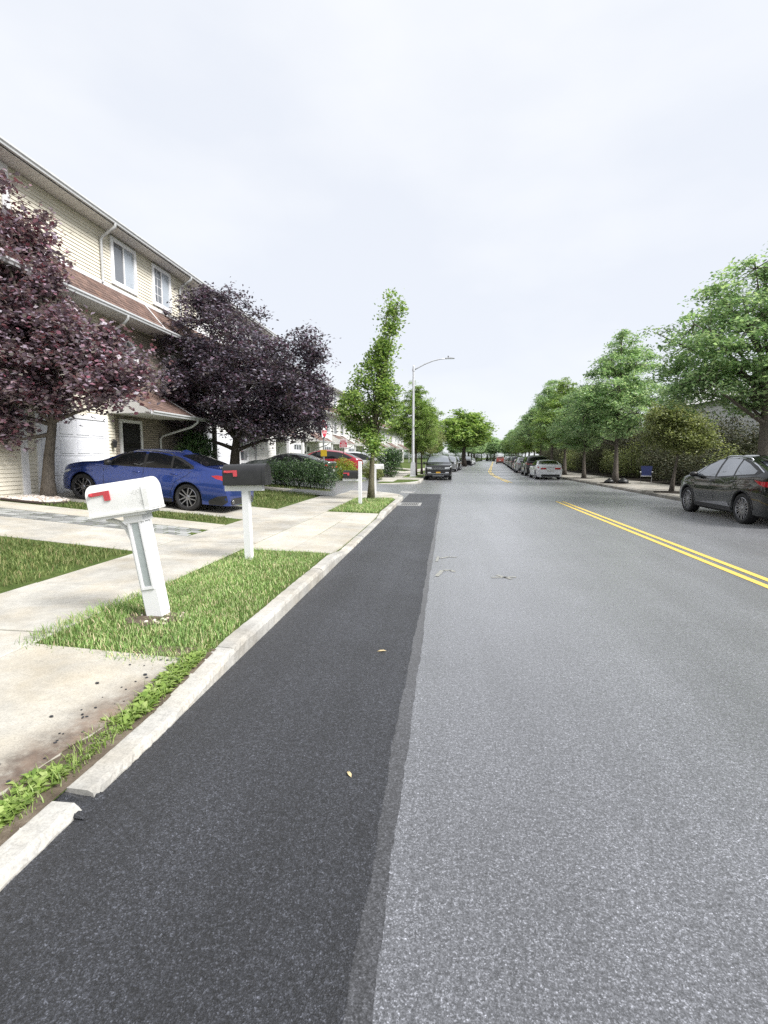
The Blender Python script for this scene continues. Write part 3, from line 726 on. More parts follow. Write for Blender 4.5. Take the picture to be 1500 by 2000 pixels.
def make_car(sp, label, cat, loc, heading, paint_, rim='rim_mid', group=None, lite=False, pitch=0., glass_='car_glass', plate='plate_white', name=None, spokes=None):
    S = Shape(sp); t = thing(name or sp['name'], loc, label, cat, group, heading)
    if pitch: t.rotation_euler = (0, pitch, heading)
    body = body_mesh(S).build('body', paint_, t, ang=38)
    b = MB(); b.box(-S.H2 + .15, S.H2 - .2, -S.W / 2 + .30, S.W / 2 - .30, .17, .62); b.box(-S.H2 + .2, S.axles[0] - S.Rw - .08, -S.W / 2 + .12, S.W / 2 - .12, .22, .5)
    b.box(S.axles[0] + S.Rw + .08, S.axles[1] - S.Rw - .08, -S.W / 2 + .08, S.W / 2 - .08, S.sill - .03, .4)
    b.build('underbody', 'dark_interior', t)
    for g in sp['glass_side']:
        for sg in (1, -1): side_panel(S, g, sg, .007).build('side_window', glass_, t, smooth=True)
    for sg in (1, -1): side_panel(S, sp['dlo'], sg, .003).build('window_surround', sp.get('dlo_mat', 'black_plastic'), t, smooth=True)
    if 'chrome_line' in sp and not lite:
        for sg in (1, -1): line_strip(S, sp['chrome_line'], sg, .018, .009).build('chrome_trim', sp.get('chrome_mat', 'chrome'), t, smooth=True)
    top_panel(S, *sp['ws']).build('windshield', glass_ if not lite else 'painted_sky_glass', t, smooth=True)
    top_panel(S, *sp['rg']).build('rear_window', glass_, t, smooth=True)
    if sp.get('roof_glass'): top_panel(S, *sp['roof_glass'], off_=.004).build('roof_panel', 'black_plastic', t, smooth=True)
    hub, ty, rm = wheel_parts(S.rw, sp.get('tw', .23), spokes or sp.get('spokes', 5), sp.get('twin', True), lite)
    for me, m in ((hub, 'dark_interior'), (ty, 'black_rubber'), (rm, rim)): me.materials.append(MATS[m])
    for a in S.axles:
        for sg in (1, -1):
            wh = put('wheel', hub, None, t, (a, sg * (S.W / 2 - sp.get('tw', .23) / 2 - .025), S.rw)); wh.rotation_euler = (0, 0, 0 if sg > 0 else math.pi)
            put('tyre', ty, None, wh); put('rim', rm, None, wh)
    for sg in (1, -1):                                            # wheel-arch lips
        for a in S.axles:
            b = MB(); n = 20; Ra = S.Rw + .05; wd = sp.get('arch', .022)
            for i in range(n + 1):
                q = math.pi * (i / n) ; x, z = a + Ra * math.cos(q), S.rw + Ra * math.sin(q); x2, z2 = a + (Ra + wd) * math.cos(q), S.rw + (Ra + wd) * math.sin(q)
                if i in (0, n): pass
                b.v += [(x, sg * (S.side(x, z) - .05), z), (x, sg * (S.side(x, z) + .010), z), (x2, sg * (S.side(x2, z2) + .006), z2)]
            for i in range(n):
                for j in range(2): k_ = 3 * i + j; b.f.append((k_, k_ + 1, k_ + 4, k_ + 3))
            b.build('wheel_arch', sp.get('arch_mat', paint_), t, smooth=True)
        # mirror
        mx_, mz = sp['mirror']; yb = S.y(mx_, mz); b = MB()
        M = Matrix.Translation((mx_, sg * (yb + .13), mz)) @ Matrix.Diagonal((.085, .115, .075, 1))
        b.lathe([(.001, -1), (.55, -.86), (.9, -.4), (1, .1), (.86, .62), (.5, .92), (.001, 1)], 10, M)
        b.tube([(mx_ + .02, sg * (yb - .02), mz - .05), (mx_ + .02, sg * (yb + .07), mz - .03)], .025, 6)
        b.build('mirror', 'black_plastic' if sp.get('mirror_black', True) else paint_, t, smooth=True)
        if not lite:
            for ln in sp['gaps']: line_strip(S, ln, sg).build('panel_gap', 'dark_interior', t)
            for hx, hz in sp['handles']:
                b = MB(); yv = S.y(hx, hz); b.tube([(hx - .10, sg * (yv + .002), hz), (hx - .07, sg * (yv + .03), hz + .004), (hx + .07, sg * (yv + .03), hz + .004), (hx + .10, sg * (yv + .002), hz)], [.010, .014, .014, .010], 8)
                b.build('door_handle', paint_, t, smooth=True)
        if 'sill_poly' in sp: side_panel(S, sp['sill_poly'], sg, .012).build('sill_trim', sp.get('sill_mat', 'black_plastic'), t, smooth=True)
        for pl in sp['tail_side']: side_panel(S, pl, sg, .008).build('tail_light', 'red_lamp', t, smooth=True)
        for pl in sp['head_side']: side_panel(S, pl, sg, .008).build('headlight', 'headlamp', t, smooth=True)
    def face(e, poly, name_, m, d=.012, th=.03):
        x = e * (S.H2 + d); b = MB(); b.prism(poly, 'x', x, x - e * th); return b.build(name_, m, t)
    for e, poly, nm, m, *d in sp['faces']: face(e, poly, nm, plate if nm == 'number_plate' else (paint_ if m == 'paint' else m), *(d or [.012]))
    for ex in sp.get('extra', []): ex(S, t, paint_)
    return t
def mir(p): return [(-a, z) for a, z in p]

SEDAN = dict(name='parked_sedan', L=4.71, W=1.83, axles=(-1.30, 1.555), rw=.335, Rw=.335, sill=.20, tumble=.40,
    top=[(-2.355, .93), (-2.335, 1.03), (-2.28, 1.085), (-2.0, 1.105), (-1.72, 1.135), (-1.35, 1.255), (-.95, 1.375), (-.5, 1.43), (-.05, 1.44), (.30, 1.415), (.62, 1.31), (1.02, 1.10), (1.15, 1.05), (1.6, .985), (1.95, .91), (2.2, .82), (2.31, .72), (2.355, .62)],
    belt=[(-2.355, .86), (-2.25, .98), (-1.9, 1.02), (-1.4, 1.015), (-.4, .965), (.8, .915), (1.2, .93), (1.6, .90), (2.0, .80), (2.22, .70), (2.355, .54)],
    plan=[(-2.355, .80), (-2.28, .90), (-2.1, .955), (-1.3, 1.0), (0, .985), (1.5, 1.0), (1.95, .95), (2.2, .82), (2.31, .70), (2.355, .62)],
    dlo=[(1.00, .945), (.60, 1.24), (.25, 1.365), (-.2, 1.395), (-.65, 1.372), (-1.05, 1.275), (-1.42, 1.11), (-1.45, 1.06), (-1.34, 1.035), (-.4, .985)],
    glass_side=[[(.86, .985), (.55, 1.225), (.22, 1.335), (-.05, 1.352), (-.07, .995)], [(-.15, .998), (-.13, 1.355), (-.45, 1.353), (-.80, 1.30), (-.82, 1.02)], [(-.88, 1.025), (-.86, 1.285), (-1.1, 1.20), (-1.33, 1.095), (-1.36, 1.06), (-1.3, 1.045)]],
    ws=(1.03, .40, .90, .88), rg=(-.98, -1.68, .84, .86),
    mirror=(.80, 1.02), gaps=[[(.98, .86), (.95, .5), (.90, .26)], [(-.10, .97), (-.10, .5), (-.06, .26)], [(-1.40, 1.0), (-1.24, .86), (-.98, .70), (-.86, .45), (-.83, .27)], [(1.0, .90), (1.25, .915), (1.6, .88), (2.0, .785)]],
    handles=[(.08, .845), (-.93, .875)],
    tail_side=[[(-2.30, .80), (-2.29, .93), (-2.05, .945), (-1.90, .92), (-2.02, .86), (-2.2, .82)]], head_side=[[(2.20, .64), (2.17, .70), (1.98, .75), (1.90, .74), (2.0, .68)]],
    sill_poly=[(-.90, .205), (-.90, .265), (1.12, .265), (1.12, .205)],
    chrome_line=[(1.00, .945), (.60, 1.24), (.25, 1.37), (-.2, 1.398), (-.65, 1.375), (-1.05, 1.278), (-1.42, 1.112)], chrome_mat='black_plastic', roof_glass=None,
    faces=[(-1, rrect(-.70, -.30, .74, .86, .03), 'tail_light', 'red_lamp'), (-1, rrect(.30, .70, .74, .86, .03), 'tail_light', 'red_lamp'), (-1, rrect(-.24, .24, .58, .69, .01), 'number_plate', 'plate_white'),
           (-1, rrect(-.66, .66, .22, .38, .05), 'rear_diffuser', 'black_plastic'), (-1, rrect(-.28, .28, .885, .90, .004), 'trunk_gap', 'dark_interior', .004),
           (1, rrect(-.30, .30, .38, .60, .05), 'grille', 'black_plastic'), (1, rrect(-.5, .5, .22, .33, .04), 'bumper_intake', 'black_plastic')])
def lower_lip(S, t, p):
    for sg in (1, -1):
        side_panel(S, [(-2.32, .30), (-2.30, .46), (-2.08, .43), (-1.86, .31), (-1.86, .205), (-2.2, .205)], sg, .010).build('bumper_corner', 'black_plastic', t, smooth=True)
        b = MB(); b.lathe([(.045, -.08), (.05, .06), (.04, .06), (.035, -.08)], 14, Matrix.Translation((-2.31, sg * .55, .30)) @ Matrix.Rotation(R(-90), 4, 'Y')); b.build('exhaust_tip', 'chrome', t, smooth=True)
    b = MB(); b.prism([(-2.35, 1.085), (-2.10, 1.10), (-2.12, 1.122), (-2.38, 1.115)], 'y', -.62, .62); b.build('spoiler', p, t)
    b = MB(); b.prism([(-.62, 1.43), (-.92, 1.385), (-.86, 1.44), (-.76, 1.475)], 'y', -.02, .02); b.build('roof_fin', p, t)
SPORT = dict(SEDAN, extra=[lower_lip], twin=True, spokes=5)
XOVER = dict(name='parked_suv', L=4.89, W=1.92, axles=(-1.42, 1.43), rw=.375, Rw=.375, sill=.26, tumble=.42, tw=.25, spokes=10,
    top=[(-2.445, 1.02), (-2.41, 1.16), (-2.33, 1.235), (-2.15, 1.32), (-1.8, 1.475), (-1.4, 1.60), (-.9, 1.675), (-.35, 1.695), (.15, 1.665), (.55, 1.55), (1.0, 1.30), (1.22, 1.17), (1.5, 1.12), (1.9, 1.05), (2.2, .95), (2.36, .83), (2.445, .68)],
    belt=[(-2.445, .98), (-2.3, 1.12), (-1.8, 1.16), (-1.2, 1.14), (-.4, 1.075), (.8, 1.06), (1.25, 1.06), (1.7, 1.02), (2.1, .90), (2.33, .76), (2.445, .60)],
    plan=[(-2.445, .80), (-2.37, .90), (-2.15, .965), (-1.4, 1.0), (0, .975), (1.4, 1.0), (1.9, .96), (2.2, .86), (2.38, .72), (2.445, .63)],
    dlo=[(1.10, 1.07), (.62, 1.43), (.2, 1.585), (-.35, 1.635), (-.9, 1.61), (-1.35, 1.52), (-1.75, 1.40), (-2.05, 1.27), (-1.85, 1.20), (-1.2, 1.165), (-.4, 1.095)],
    glass_side=[[(.98, 1.10), (.58, 1.41), (.2, 1.55), (-.02, 1.575), (.0, 1.105)], [(-.10, 1.11), (-.12, 1.585), (-.45, 1.595), (-.92, 1.565), (-.92, 1.165)], [(-1.0, 1.175), (-1.0, 1.55), (-1.4, 1.46), (-1.85, 1.30), (-1.8, 1.225)]],
    ws=(1.16, .28, .90, .88), rg=(-1.50, -2.22, .84, .88),
    mirror=(.92, 1.14), mirror_black=True, gaps=[[(1.08, 1.02), (1.06, .6), (1.0, .33)], [(-.05, 1.09), (-.05, .6), (0, .33)], [(-1.30, 1.13), (-1.2, .95), (-.96, .72), (-.86, .45), (-.84, .33)], [(1.1, 1.05), (1.5, 1.05), (2.0, .93)]],
    handles=[(.13, .99), (-.98, 1.02)],
    tail_side=[[(-2.42, .93), (-2.40, 1.06), (-2.1, 1.06), (-1.86, 1.09), (-2.02, 1.0), (-2.2, .95)]], head_side=[[(2.30, .76), (2.26, .86), (2.0, .92), (1.9, .90), (2.1, .80)]],
    chrome_line=[(1.10, 1.08), (.62, 1.445), (.2, 1.605), (-.35, 1.655), (-.9, 1.632), (-1.35, 1.545), (-1.75, 1.42), (-2.08, 1.275)], chrome_mat='chrome', arch=.042, arch_mat='black_plastic',
    sill_poly=[(-.95, .265), (-.95, .36), (.98, .36), (.98, .265)],
    faces=[(-1, rrect(-.76, .76, .90, .98, .02), 'tail_light', 'red_lamp'), (-1, rrect(-.25, .25, .60, .72, .01), 'number_plate', 'plate_white'), (-1, rrect(-.72, .72, .28, .50, .05), 'rear_bumper', 'black_plastic'),
           (1, rrect(-.45, .45, .35, .66, .06), 'grille', 'black_plastic')])
def roof_rails(S, t, p):
    for sg in (1, -1):
        b = MB(); pts = [(x, sg * (S.corner(x)[0] - .03), S.z(x, S.corner(x)[0] - .03) + h) for x, h in ((-1.35, .0), (-1.25, .05), (-.7, .055), (-.1, .05), (.1, .0))]
        b.tube(pts, .017, 6); b.build('roof_rail', 'chrome', t, smooth=True)
    side = [(-.9, .37), (-.75, .50), (-.2, .46), (.9, .37)]
    for sg in (1, -1): side_panel(S, side, sg, .006).build('door_accent', 'rim_mid', t, smooth=True)
    b = MB(); b.prism([(-1.46, 1.60), (-1.78, 1.53), (-1.80, 1.555), (-1.46, 1.63)], 'y', -.60, .60); b.build('spoiler', p, t)
LUX = dict(XOVER, extra=[roof_rails])
SUV = dict(name='parked_suv', L=4.85, W=1.95, axles=(-1.45, 1.46), rw=.375, Rw=.375, sill=.28, tumble=.30, tw=.25, spokes=7,
    top=[(-2.425, 1.10), (-2.40, 1.25), (-2.34, 1.36), (-2.18, 1.60), (-2.02, 1.715), (-1.6, 1.765), (-.6, 1.79), (.05, 1.765), (.45, 1.66), (.9, 1.36), (1.08, 1.235), (1.3, 1.19), (1.8, 1.15), (2.15, 1.10), (2.34, 1.02), (2.425, .95)],
    belt=[(-2.425, 1.05), (-2.3, 1.14), (-1.6, 1.17), (0, 1.13), (1.0, 1.12), (1.5, 1.10), (2.1, 1.04), (2.35, .96), (2.425, .90)],
    plan=[(-2.425, .86), (-2.36, .93), (-2.15, .98), (-1.4, 1.0), (0, .985), (1.4, 1.0), (2.0, .98), (2.25, .93), (2.38, .86), (2.425, .82)],
    dlo=[(.98, 1.15), (.52, 1.52), (.1, 1.67), (-.6, 1.70), (-1.6, 1.675), (-2.05, 1.60), (-2.2, 1.25), (-2.1, 1.20), (-1.2, 1.18)],
    glass_side=[[(.86, 1.175), (.48, 1.49), (.1, 1.62), (-.05, 1.635), (-.03, 1.19)], [(-.12, 1.19), (-.14, 1.64), (-.98, 1.635), (-.98, 1.21)], [(-1.06, 1.21), (-1.06, 1.63), (-1.6, 1.61), (-1.98, 1.55), (-2.08, 1.24)]],
    ws=(1.03, .22, .91, .90), rg=(-2.12, -2.37, .86, .88),
    mirror=(.82, 1.22), gaps=[[(1.0, 1.1), (.98, .6), (.95, .36)], [(-.07, 1.13), (-.07, .36)], [(-1.03, 1.15), (-1.0, .85), (-.9, .5), (-.86, .36)]],
    handles=[(.08, 1.04), (-.88, 1.06)],
    tail_side=[[(-2.40, 1.0), (-2.38, 1.13), (-2.05, 1.14), (-2.1, 1.05)]], head_side=[[(2.36, .90), (2.33, .98), (2.1, 1.02), (2.08, .96)]],
    arch=.06, arch_mat='black_plastic', sill_poly=[(-.95, .285), (-.95, .40), (.98, .40), (.98, .285)],
    faces=[(-1, rrect(-.80, -.42, .98, 1.08, .02), 'tail_light', 'red_lamp'), (-1, rrect(.42, .80, .98, 1.08, .02), 'tail_light', 'red_lamp'), (-1, rrect(-.25, .25, .80, .92, .01), 'number_plate', 'plate_white'), (-1, rrect(-.78, .78, .30, .58, .05), 'rear_bumper', 'black_plastic')])
def jeep_front(S, t, p):
    x = S.H2 + .012
    for sg in (1, -1):
        b = MB(); b.prism([(sg * .46, .80), (sg * .80, .84), (sg * .80, .93), (sg * .46, .92)], 'x', x + .01, x - .04); b.build('headlight', 'headlamp', t)
        b = MB(); b.prism(rrect(*sorted((sg * .50, sg * .74)), .52, .58, .01), 'x', x + .01, x - .03); b.build('fog_lamp', 'headlamp', t)
    b = MB(); b.prism(rrect(-.46, .46, .80, .93, .02), 'x', x + .004, x - .03); b.build('grille', 'black_plastic', t)
    for k in range(7):
        y = -.36 + k * .12; b = MB(); f = rrect(y - .052, y + .052, .815, .915, .02); g = rrect(y - .042, y + .042, .825, .905, .016); n = 8
        b.add([(x + .010, *q) for q in f] + [(x + .010, *q) for q in g], [(i, (i + 1) % n, (i + 1) % n + n, i + n) for i in range(n)]); b.build('grille_ring', 'chrome', t)
    b = MB(); b.prism(rrect(-.80, .80, .775, .795, .008), 'x', x + .012, x - .03); b.build('grille_trim', 'chrome', t)
    b = MB(); b.prism(rrect(-.78, .78, .34, .74, .06), 'x', x + .006, x - .05); b.build('front_bumper', 'black_plastic', t)
    b = MB(); b.prism(rrect(-.74, .74, .445, .475, .012), 'x', x + .020, x - .02); b.build('bumper_trim', 'chrome', t)
    b = MB(); b.prism(rrect(-.40, .40, .30, .33, .012), 'x', x + .020, x - .04); b.build('skid_plate', 'chrome', t)
    b = MB(); b.prism(rrect(-.155, .155, .50, .60, .006), 'x', x + .026, x - .02); b.build('number_plate', 'plate_yellow', t)
    for sg in (1, -1):
        b = MB(); b.tube([(-1.9, sg * .70, 1.74), (-1.8, sg * .70, 1.80), (-.2, sg * .70, 1.815), (-.05, sg * .70, 1.76)], .02, 6); b.build('roof_rail', 'black_plastic', t, smooth=True)
JEEP = dict(SUV, extra=[jeep_front])

N90 = R(90)
def slope_z(x, y): return zg(x, y) + .013
# blue sedan nose-in on the middle driveway
zr, zf = slope_z(-6.2, 12.8), slope_z(-9.05, 12.8); pit = -math.asin((zf - zr) / 2.855)
cx = -7.625 + .128; th_ = -pit
blue = make_car(SPORT, 'metallic blue sport sedan parked nose-in on the driveway behind the mailboxes', 'car', (cx - .17, 12.86, (zr + zf) / 2 - math.tan(th_) * (0.128 - .17) - .002), math.pi + R(-1.5), 'paint_blue', 'rim_mid', pitch=pit)
lux = make_car(LUX, 'dark graphite crossover SUV cut off by the right edge of the picture', 'car', (7.11 + .96, 13.40 + 1.42, 0), N90, 'paint_graphite', 'rim_dark', glass_='painted_sky_glass')
jeep = make_car(JEEP, 'black SUV with seven-slot grille facing the camera beside the tall street lamp', 'car', (KL + 1.04, 36.3 + 2.43, 0), -N90, 'paint_black', 'rim_light', glass_='painted_sky_glass')
def rc(sp, y, lab, p, rim='rim_mid', side='r', d=1.02, lite=True, **k):
    x = (KR - d if side == 'r' else KL + d) + off(y); hd = math.atan((off(y + 1) - off(y - 1)) / 2)
    return make_car(sp, lab, 'car', (x, y, 0), (N90 if side == 'r' else -N90) - hd, p, rim, 'cars parked along the kerb', lite, **k)
rc(SEDAN, 40.6, 'white sedan seen from behind, nearest of the parked row on the right kerb', 'paint_white', 'rim_mid', d=1.22, lite=False)
rc(SUV, 47.6, 'black SUV parked just in front of the white sedan on the right kerb', 'paint_black', d=1.05)
rc(XOVER, 56.5, 'silver crossover parked beyond the black SUV on the right kerb', 'paint_silver', d=1.1)
rc(SEDAN, 64.0, 'dark red sedan half hidden beyond the silver crossover', 'paint_red')
rc(SUV, 71.0, 'tall black SUV fifth in the parked row on the right kerb', 'paint_black')
for i, (y, sp, p) in enumerate(((79, XOVER, 'paint_graphite'), (87, SUV, 'paint_black'), (95, SEDAN, 'paint_silver'), (104, XOVER, 'paint_silver'), (113, SEDAN, 'paint_graphite'), (124, SUV, 'paint_white'))):
    rc(sp, y, 'small distant car near the far end of the parked row on the right', p)
rc(XOVER, 45.5, 'white crossover parked directly behind the black seven-slot SUV', 'paint_white', side='l')
rc(SUV, 60.0, 'dark SUV with pale roof parked second behind the seven-slot SUV', 'paint_silver', side='l')
rc(SUV, 66.5, 'black SUV parked third behind the seven-slot SUV', 'paint_black', side='l')
rc(SUV, 100., 'black car parked under the big round tree down the street', 'paint_black', side='l')
rc(SEDAN, 108., 'white car parked just beyond the big round tree down the street', 'paint_white', side='l')
rc(SEDAN, 119., 'silver car parked beyond the white one past the big round tree', 'paint_silver', side='l')
yy = 132.; make_car(SUV, 'orange-red car driving away at the far end of the street', 'car', (5.9 + off(yy), yy, 0), N90 - .09, 'paint_orange_red', lite=True, name='driving_car')
def drv(sp, x, y, lab, p, nose=math.pi, **k):
    zz = zg(x, y) + .012 if y > 31 else zside(x); sl = .085 if y > 31 else .064
    return make_car(sp, lab, 'car', (x, y, zz), nose, p, 'rim_mid', lite=True, pitch=(-math.atan(sl) if abs(nose) > 1 else math.atan(sl)) * .8, **k)
drv(XOVER, -8.1, 33.3, 'dark red SUV on the driveway behind the clipped hedge', 'paint_red', math.pi)
drv(SEDAN, -8.3, 26.6, 'grey-green sedan between the black mailbox and the clipped hedge', 'paint_greygreen', math.pi)
drv(XOVER, -7.0, 41.2, 'white car with dark roof behind the yellow-green bush', 'paint_white', 0.)

# ------------------------------------------------------------------ houses
UL = 9.5
BOARD = {}
def board_mesh(l, m):
    k = (round(l, 2), m)
    if k not in BOARD:
        b = MB(); b.prism([(0, 0), (.024, 0), (.020, .012), (.004, .104), (0, .104)], 'y', 0, l); me = b.mesh('siding_board'); me.materials.append(MATS[m]); BOARD[k] = me
    return BOARD[k]
def siding(t, u0, u1, z0, z1, holes, m, single):
    js = MB(); z = z0; pitch_ = .1
    while z < z1 - .03:
        cuts = [(u0, u1)]
        for a, b_, c, d in holes:
            if z + pitch_ > c + .02 and z < d - .02:
                nc = []
                for p, q in cuts:
                    if b_ <= p or a >= q: nc.append((p, q)); continue
                    if a > p: nc.append((p, a))
                    if b_ < q: nc.append((b_, q))
                cuts = nc
        for p, q in cuts:
            if q - p < .03: continue
            if single: put('siding_board', board_mesh(q - p, m), None, t, (0, p, z))
            else: js.prism([(0, z), (.024, z), (.020, z + .012), (.004, z + .104), (0, z + .104)], 'y', p, q)
        z += pitch_
    if not single and js.v: tag(js.build('siding', m, t), kind='stuff')
def frame(t, name, u0, u1, z0, z1, wd, x0, x1, m, parent=None):
    b = MB(); b.box(x0, x1, u0, u0 + wd, z0, z1); b.box(x0, x1, u1 - wd, u1, z0, z1); b.box(x0, x1 - .002, u0 + wd, u1 - wd, z1 - wd, z1); b.box(x0, x1 - .002, u0 + wd, u1 - wd, z0, z0 + wd)
    return b.build(name, m, parent or t)
def window(t, u0, u1, z0, z1, grid=False):
    f = frame(t, 'window', u0, u1, z0, z1, .13, 0, .07, 'trim_white'); mid = (u0 + u1) / 2
    for a, b_, m in ((u0 + .13, mid - .025, 'window_glass'), (mid + .025, u1 - .13, 'window_pale')):
        b = MB(); b.box(.012, .02, a, b_, z0 + .13, z1 - .13); b.build('pane', m, f)
        c = MB(); n = 9
        for i in range(n): c.box(.001, .008 + .003 * (i % 2), a + (b_ - a) * i / n, a + (b_ - a) * (i + 1) / n, z0 + .13, z1 - .13)
    b = MB(); b.box(.01, .05, mid - .025, mid + .025, z0 + .13, z1 - .13); b.build('mullion', 'trim_white', f)
    if grid:
        b = MB(); a, b_ = u0 + .13, mid - .025
        b.box(.02, .028, (a + b_) / 2 - .009, (a + b_) / 2 + .009, z0 + .13, z1 - .13)
        for k in (1, 2, 3): zz = z0 + .13 + (z1 - z0 - .26) * k / 4; b.box(.0205, .0275, a, b_, zz - .009, zz + .009)
        b.build('muntin', 'trim_white', f)
    return f
def pent_roof(t, u0, u1, xo, zo, zi, name='pent_roof', flash=()):
    n = max(4, int(math.hypot(xo, zi - zo) / .14)); b = MB()
    core = MB(); core.prism([(.0, zo - .04), (xo, zo - .04), (xo, zo), (.0, zi)], 'y', u0, u1); r_ = core.build(name, 'soffit', t)
    tab = .33
    for i in range(n):                                        # overlapping courses of shingle tabs
        t0, t1 = i / n, (i + 1) / n
        xa, za = xo * (1 - t0) + .02 * (1 - t0), zo + (zi - zo) * t0; xb, zb_ = xo * (1 - t1), zo + (zi - zo) * t1
        u = u0 - (tab / 2 if i % 2 else 0)
        while u < u1:
            p, q = max(u, u0) + .004, min(u + tab, u1) - .004; u += tab
            if q - p < .02: continue
            b.add([(xa, p, za + .022), (xa, q, za + .022), (xb, q, zb_ + .010), (xb, p, zb_ + .010), (xa, p, za + .006), (xa, q, za + .006)], [(0, 1, 2, 3), (4, 5, 1, 0)])
    tag(b.build('shingles', 'shingle', r_), kind='stuff')
    gut(r_, u0 - .03, u1 + .03, xo, zo - .09)
    for u in flash:
        b = MB(); b.add([(xo + .03, u - .025, zo + .03), (xo + .03, u + .025, zo + .03), (.03, u + .025, zi + .03), (.03, u - .025, zi + .03), (xo + .03, u - .025, zo - .0), (xo + .03, u + .025, zo - .0), (.03, u + .025, zi), (.03, u - .025, zi)], [(0, 1, 2, 3), (4, 5, 1, 0), (0, 3, 7, 4), (1, 5, 6, 2)]); b.build('flashing', 'trim_white', r_)
    return r_
def gut(p, u0, u1, x, z):
    b = MB(); pr = [(x, z), (x + .075, z), (x + .085, z + .04), (x + .115, z + .075), (x + .115, z + .12), (x + .10, z + .12), (x + .10, z + .085), (x + .015, z + .02), (x + .015, z + .12), (x, z + .12)]
    b.prism(pr, 'y', u0, u1); return b.build('gutter', 'gutter_white', p)
def downspout(t, pts, r_=.042):
    b = MB(); b.tube(pts, r_, 8); return b.build('downspout', 'gutter_white', t, ang=50)
def house(k, label, m_top, single):
    y0 = 11.68 + UL * k; a = math.atan((off(y0 + UL) - off(y0)) / UL)
    t = thing('townhouse', (-10.5 + off(y0) - (1.9 if k >= 2 else 0), y0, 0), label, 'house', 'attached townhouses along the left', -a)
    b = MB(); b.box(-9, -.004, 0, UL, .2, 8.60); b.build('wall', 'siding_white' if m_top == 'siding_white' else 'siding_cream', t)
    G0, G1, GZ = .38, 3.22, 2.72
    brk = [(3.62, 9.02, .55, 5.9)] if k == 0 else ([(3.62, 9.02, 3.6, 5.9)] if k < 0 else [])
    siding(t, .11, UL - .11, .64, 5.9, [(G0 - .0, G1, 0, GZ + .12)] + brk, 'siding_cream' if k < 1 else m_top, single and k < 0)
    wins = [(3.83, 5.16, 7.03, 8.46), (6.10, 7.34, 7.05, 8.46)]
    siding(t, .11, UL - .11, 6.92, 8.52, [(w_[0], w_[1], w_[2], w_[3]) for w_ in wins], m_top, single)
    for u0, u1 in ((0, .11), (UL - .11, UL)): b = MB(); b.box(0, .045, u0 + .002, u1 - .002, .55, 8.52); b.build('corner_board', 'trim_white', t)
    b = MB(); b.box(0, .04, .112, UL - .112, 6.86, 6.96); b.build('band_board', 'trim_white', t)
    if k <= 0: b = MB(); b.box(0, .03, 3.62, 9.02, .55 if k >= 0 else 3.65, 5.86); b.build('brick_wall', 'tan_brick', t)
    window(t, *wins[0]); window(t, *wins[1], grid=True)
    # arched windows on the middle floor
    for uc in (4.35, 7.2):
        pts = [(uc - .62, 3.98), (uc + .62, 3.98)] + [(uc + .62 * math.cos(q), 4.85 + .62 * math.sin(q)) for q in np.linspace(0, math.pi, 15)]
        pin = [(uc - .52, 4.08), (uc + .52, 4.08)] + [(uc + .52 * math.cos(q), 4.85 + .52 * math.sin(q)) for q in np.linspace(0, math.pi, 15)]
        b = MB(); n = len(pts)
        b.add([(.10, *p) for p in pts] + [(.10, *p) for p in pin] + [(.03, *p) for p in pts] + [(.05, *p) for p in pin], [(i, (i + 1) % n, (i + 1) % n + n, i + n) for i in range(n)] + [(i, (i + 1) % n, (i + 1) % n + 2 * n, i + 2 * n) for i in range(n)] + [(i + n, (i + 1) % n + n, (i + 1) % n + 3 * n, i + 3 * n) for i in range(n)])
        f = b.build('arched_window', 'trim_white', t)
        b = MB(); b.prism(pin, 'x', .032, .052); b.build('pane', 'window_glass', f)
        b = MB(); b.box(.053, .075, uc - .02, uc + .02, 4.08, 5.36); b.box(.054, .073, uc - .5, uc + .5, 4.83, 4.87); b.build('muntin', 'trim_white', f)
    if k != 0: window(t, 1.0, 2.6, 4.0, 5.3)
    else: window(t, .9, 2.7, 4.0, 5.3, True)
    # eaves
    b = MB(); u = .0
    while u < UL - .01: b.box(.0, .50, u + .004, min(u + .30, UL) - .004, 8.53, 8.545); u += .30
    tag(b.build('soffit', 'soffit', t), kind='stuff')
    b = MB(); b.prism([(-9.2, 8.62), (.50, 8.57), (.50, 8.68), (-4.4, 10.6), (-9.2, 8.8)], 'y', 0, UL); b.build('roof', 'shingle', t)
    gut(t, 0, UL, .505, 8.565)
    pent_roof(t, .0, UL, .80, 5.96, 6.88, 'pent_roof', (.9, 5.55) if k == 0 else (5.55,))
    if k >= 0: pent_roof(t, 3.28, 8.0, 1.48, 3.02, 3.93, 'porch_roof', (6.1,))
    downspout(t, [(.56, 3.36, 8.56), (.56, 3.36, 8.48), (.40, 3.36, 8.38), (.12, 3.36, 8.22), (.07, 3.36, 8.12), (.07, 3.36, 6.9)])
    downspout(t, [(.56, 7.98, 8.56), (.56, 7.98, 8.48), (.40, 7.98, 8.38), (.12, 7.98, 8.22), (.07, 7.98, 8.12), (.07, 7.98, 6.9)])
    downspout(t, [(.86, 3.30, 5.88), (.86, 3.30, 5.80), (.7, 3.34, 5.66), (.2, 3.4, 5.46), (.08, 3.42, 5.36), (.08, 3.42, 4.0)])
    if k >= 0: downspout(t, [(1.54, 6.1, 2.94), (1.54, 6.1, 2.86), (1.3, 6.1, 2.7), (.2, 6.1, 2.4), (.09, 6.1, 2.3), (.09, 6.1, .7)])
    # porch post, door
    if k >= 0: b = MB(); b.box(1.30, 1.44, 7.72, 7.86, .5, 2.98); b.build('porch_post', 'trim_white' if k else 'fence_wood', t)
    if k >= 0: b = MB(); b.box(.0, 1.5, 3.4, 7.9, .3, .62, ch=.01); b.build('porch_step', 'concrete', t)
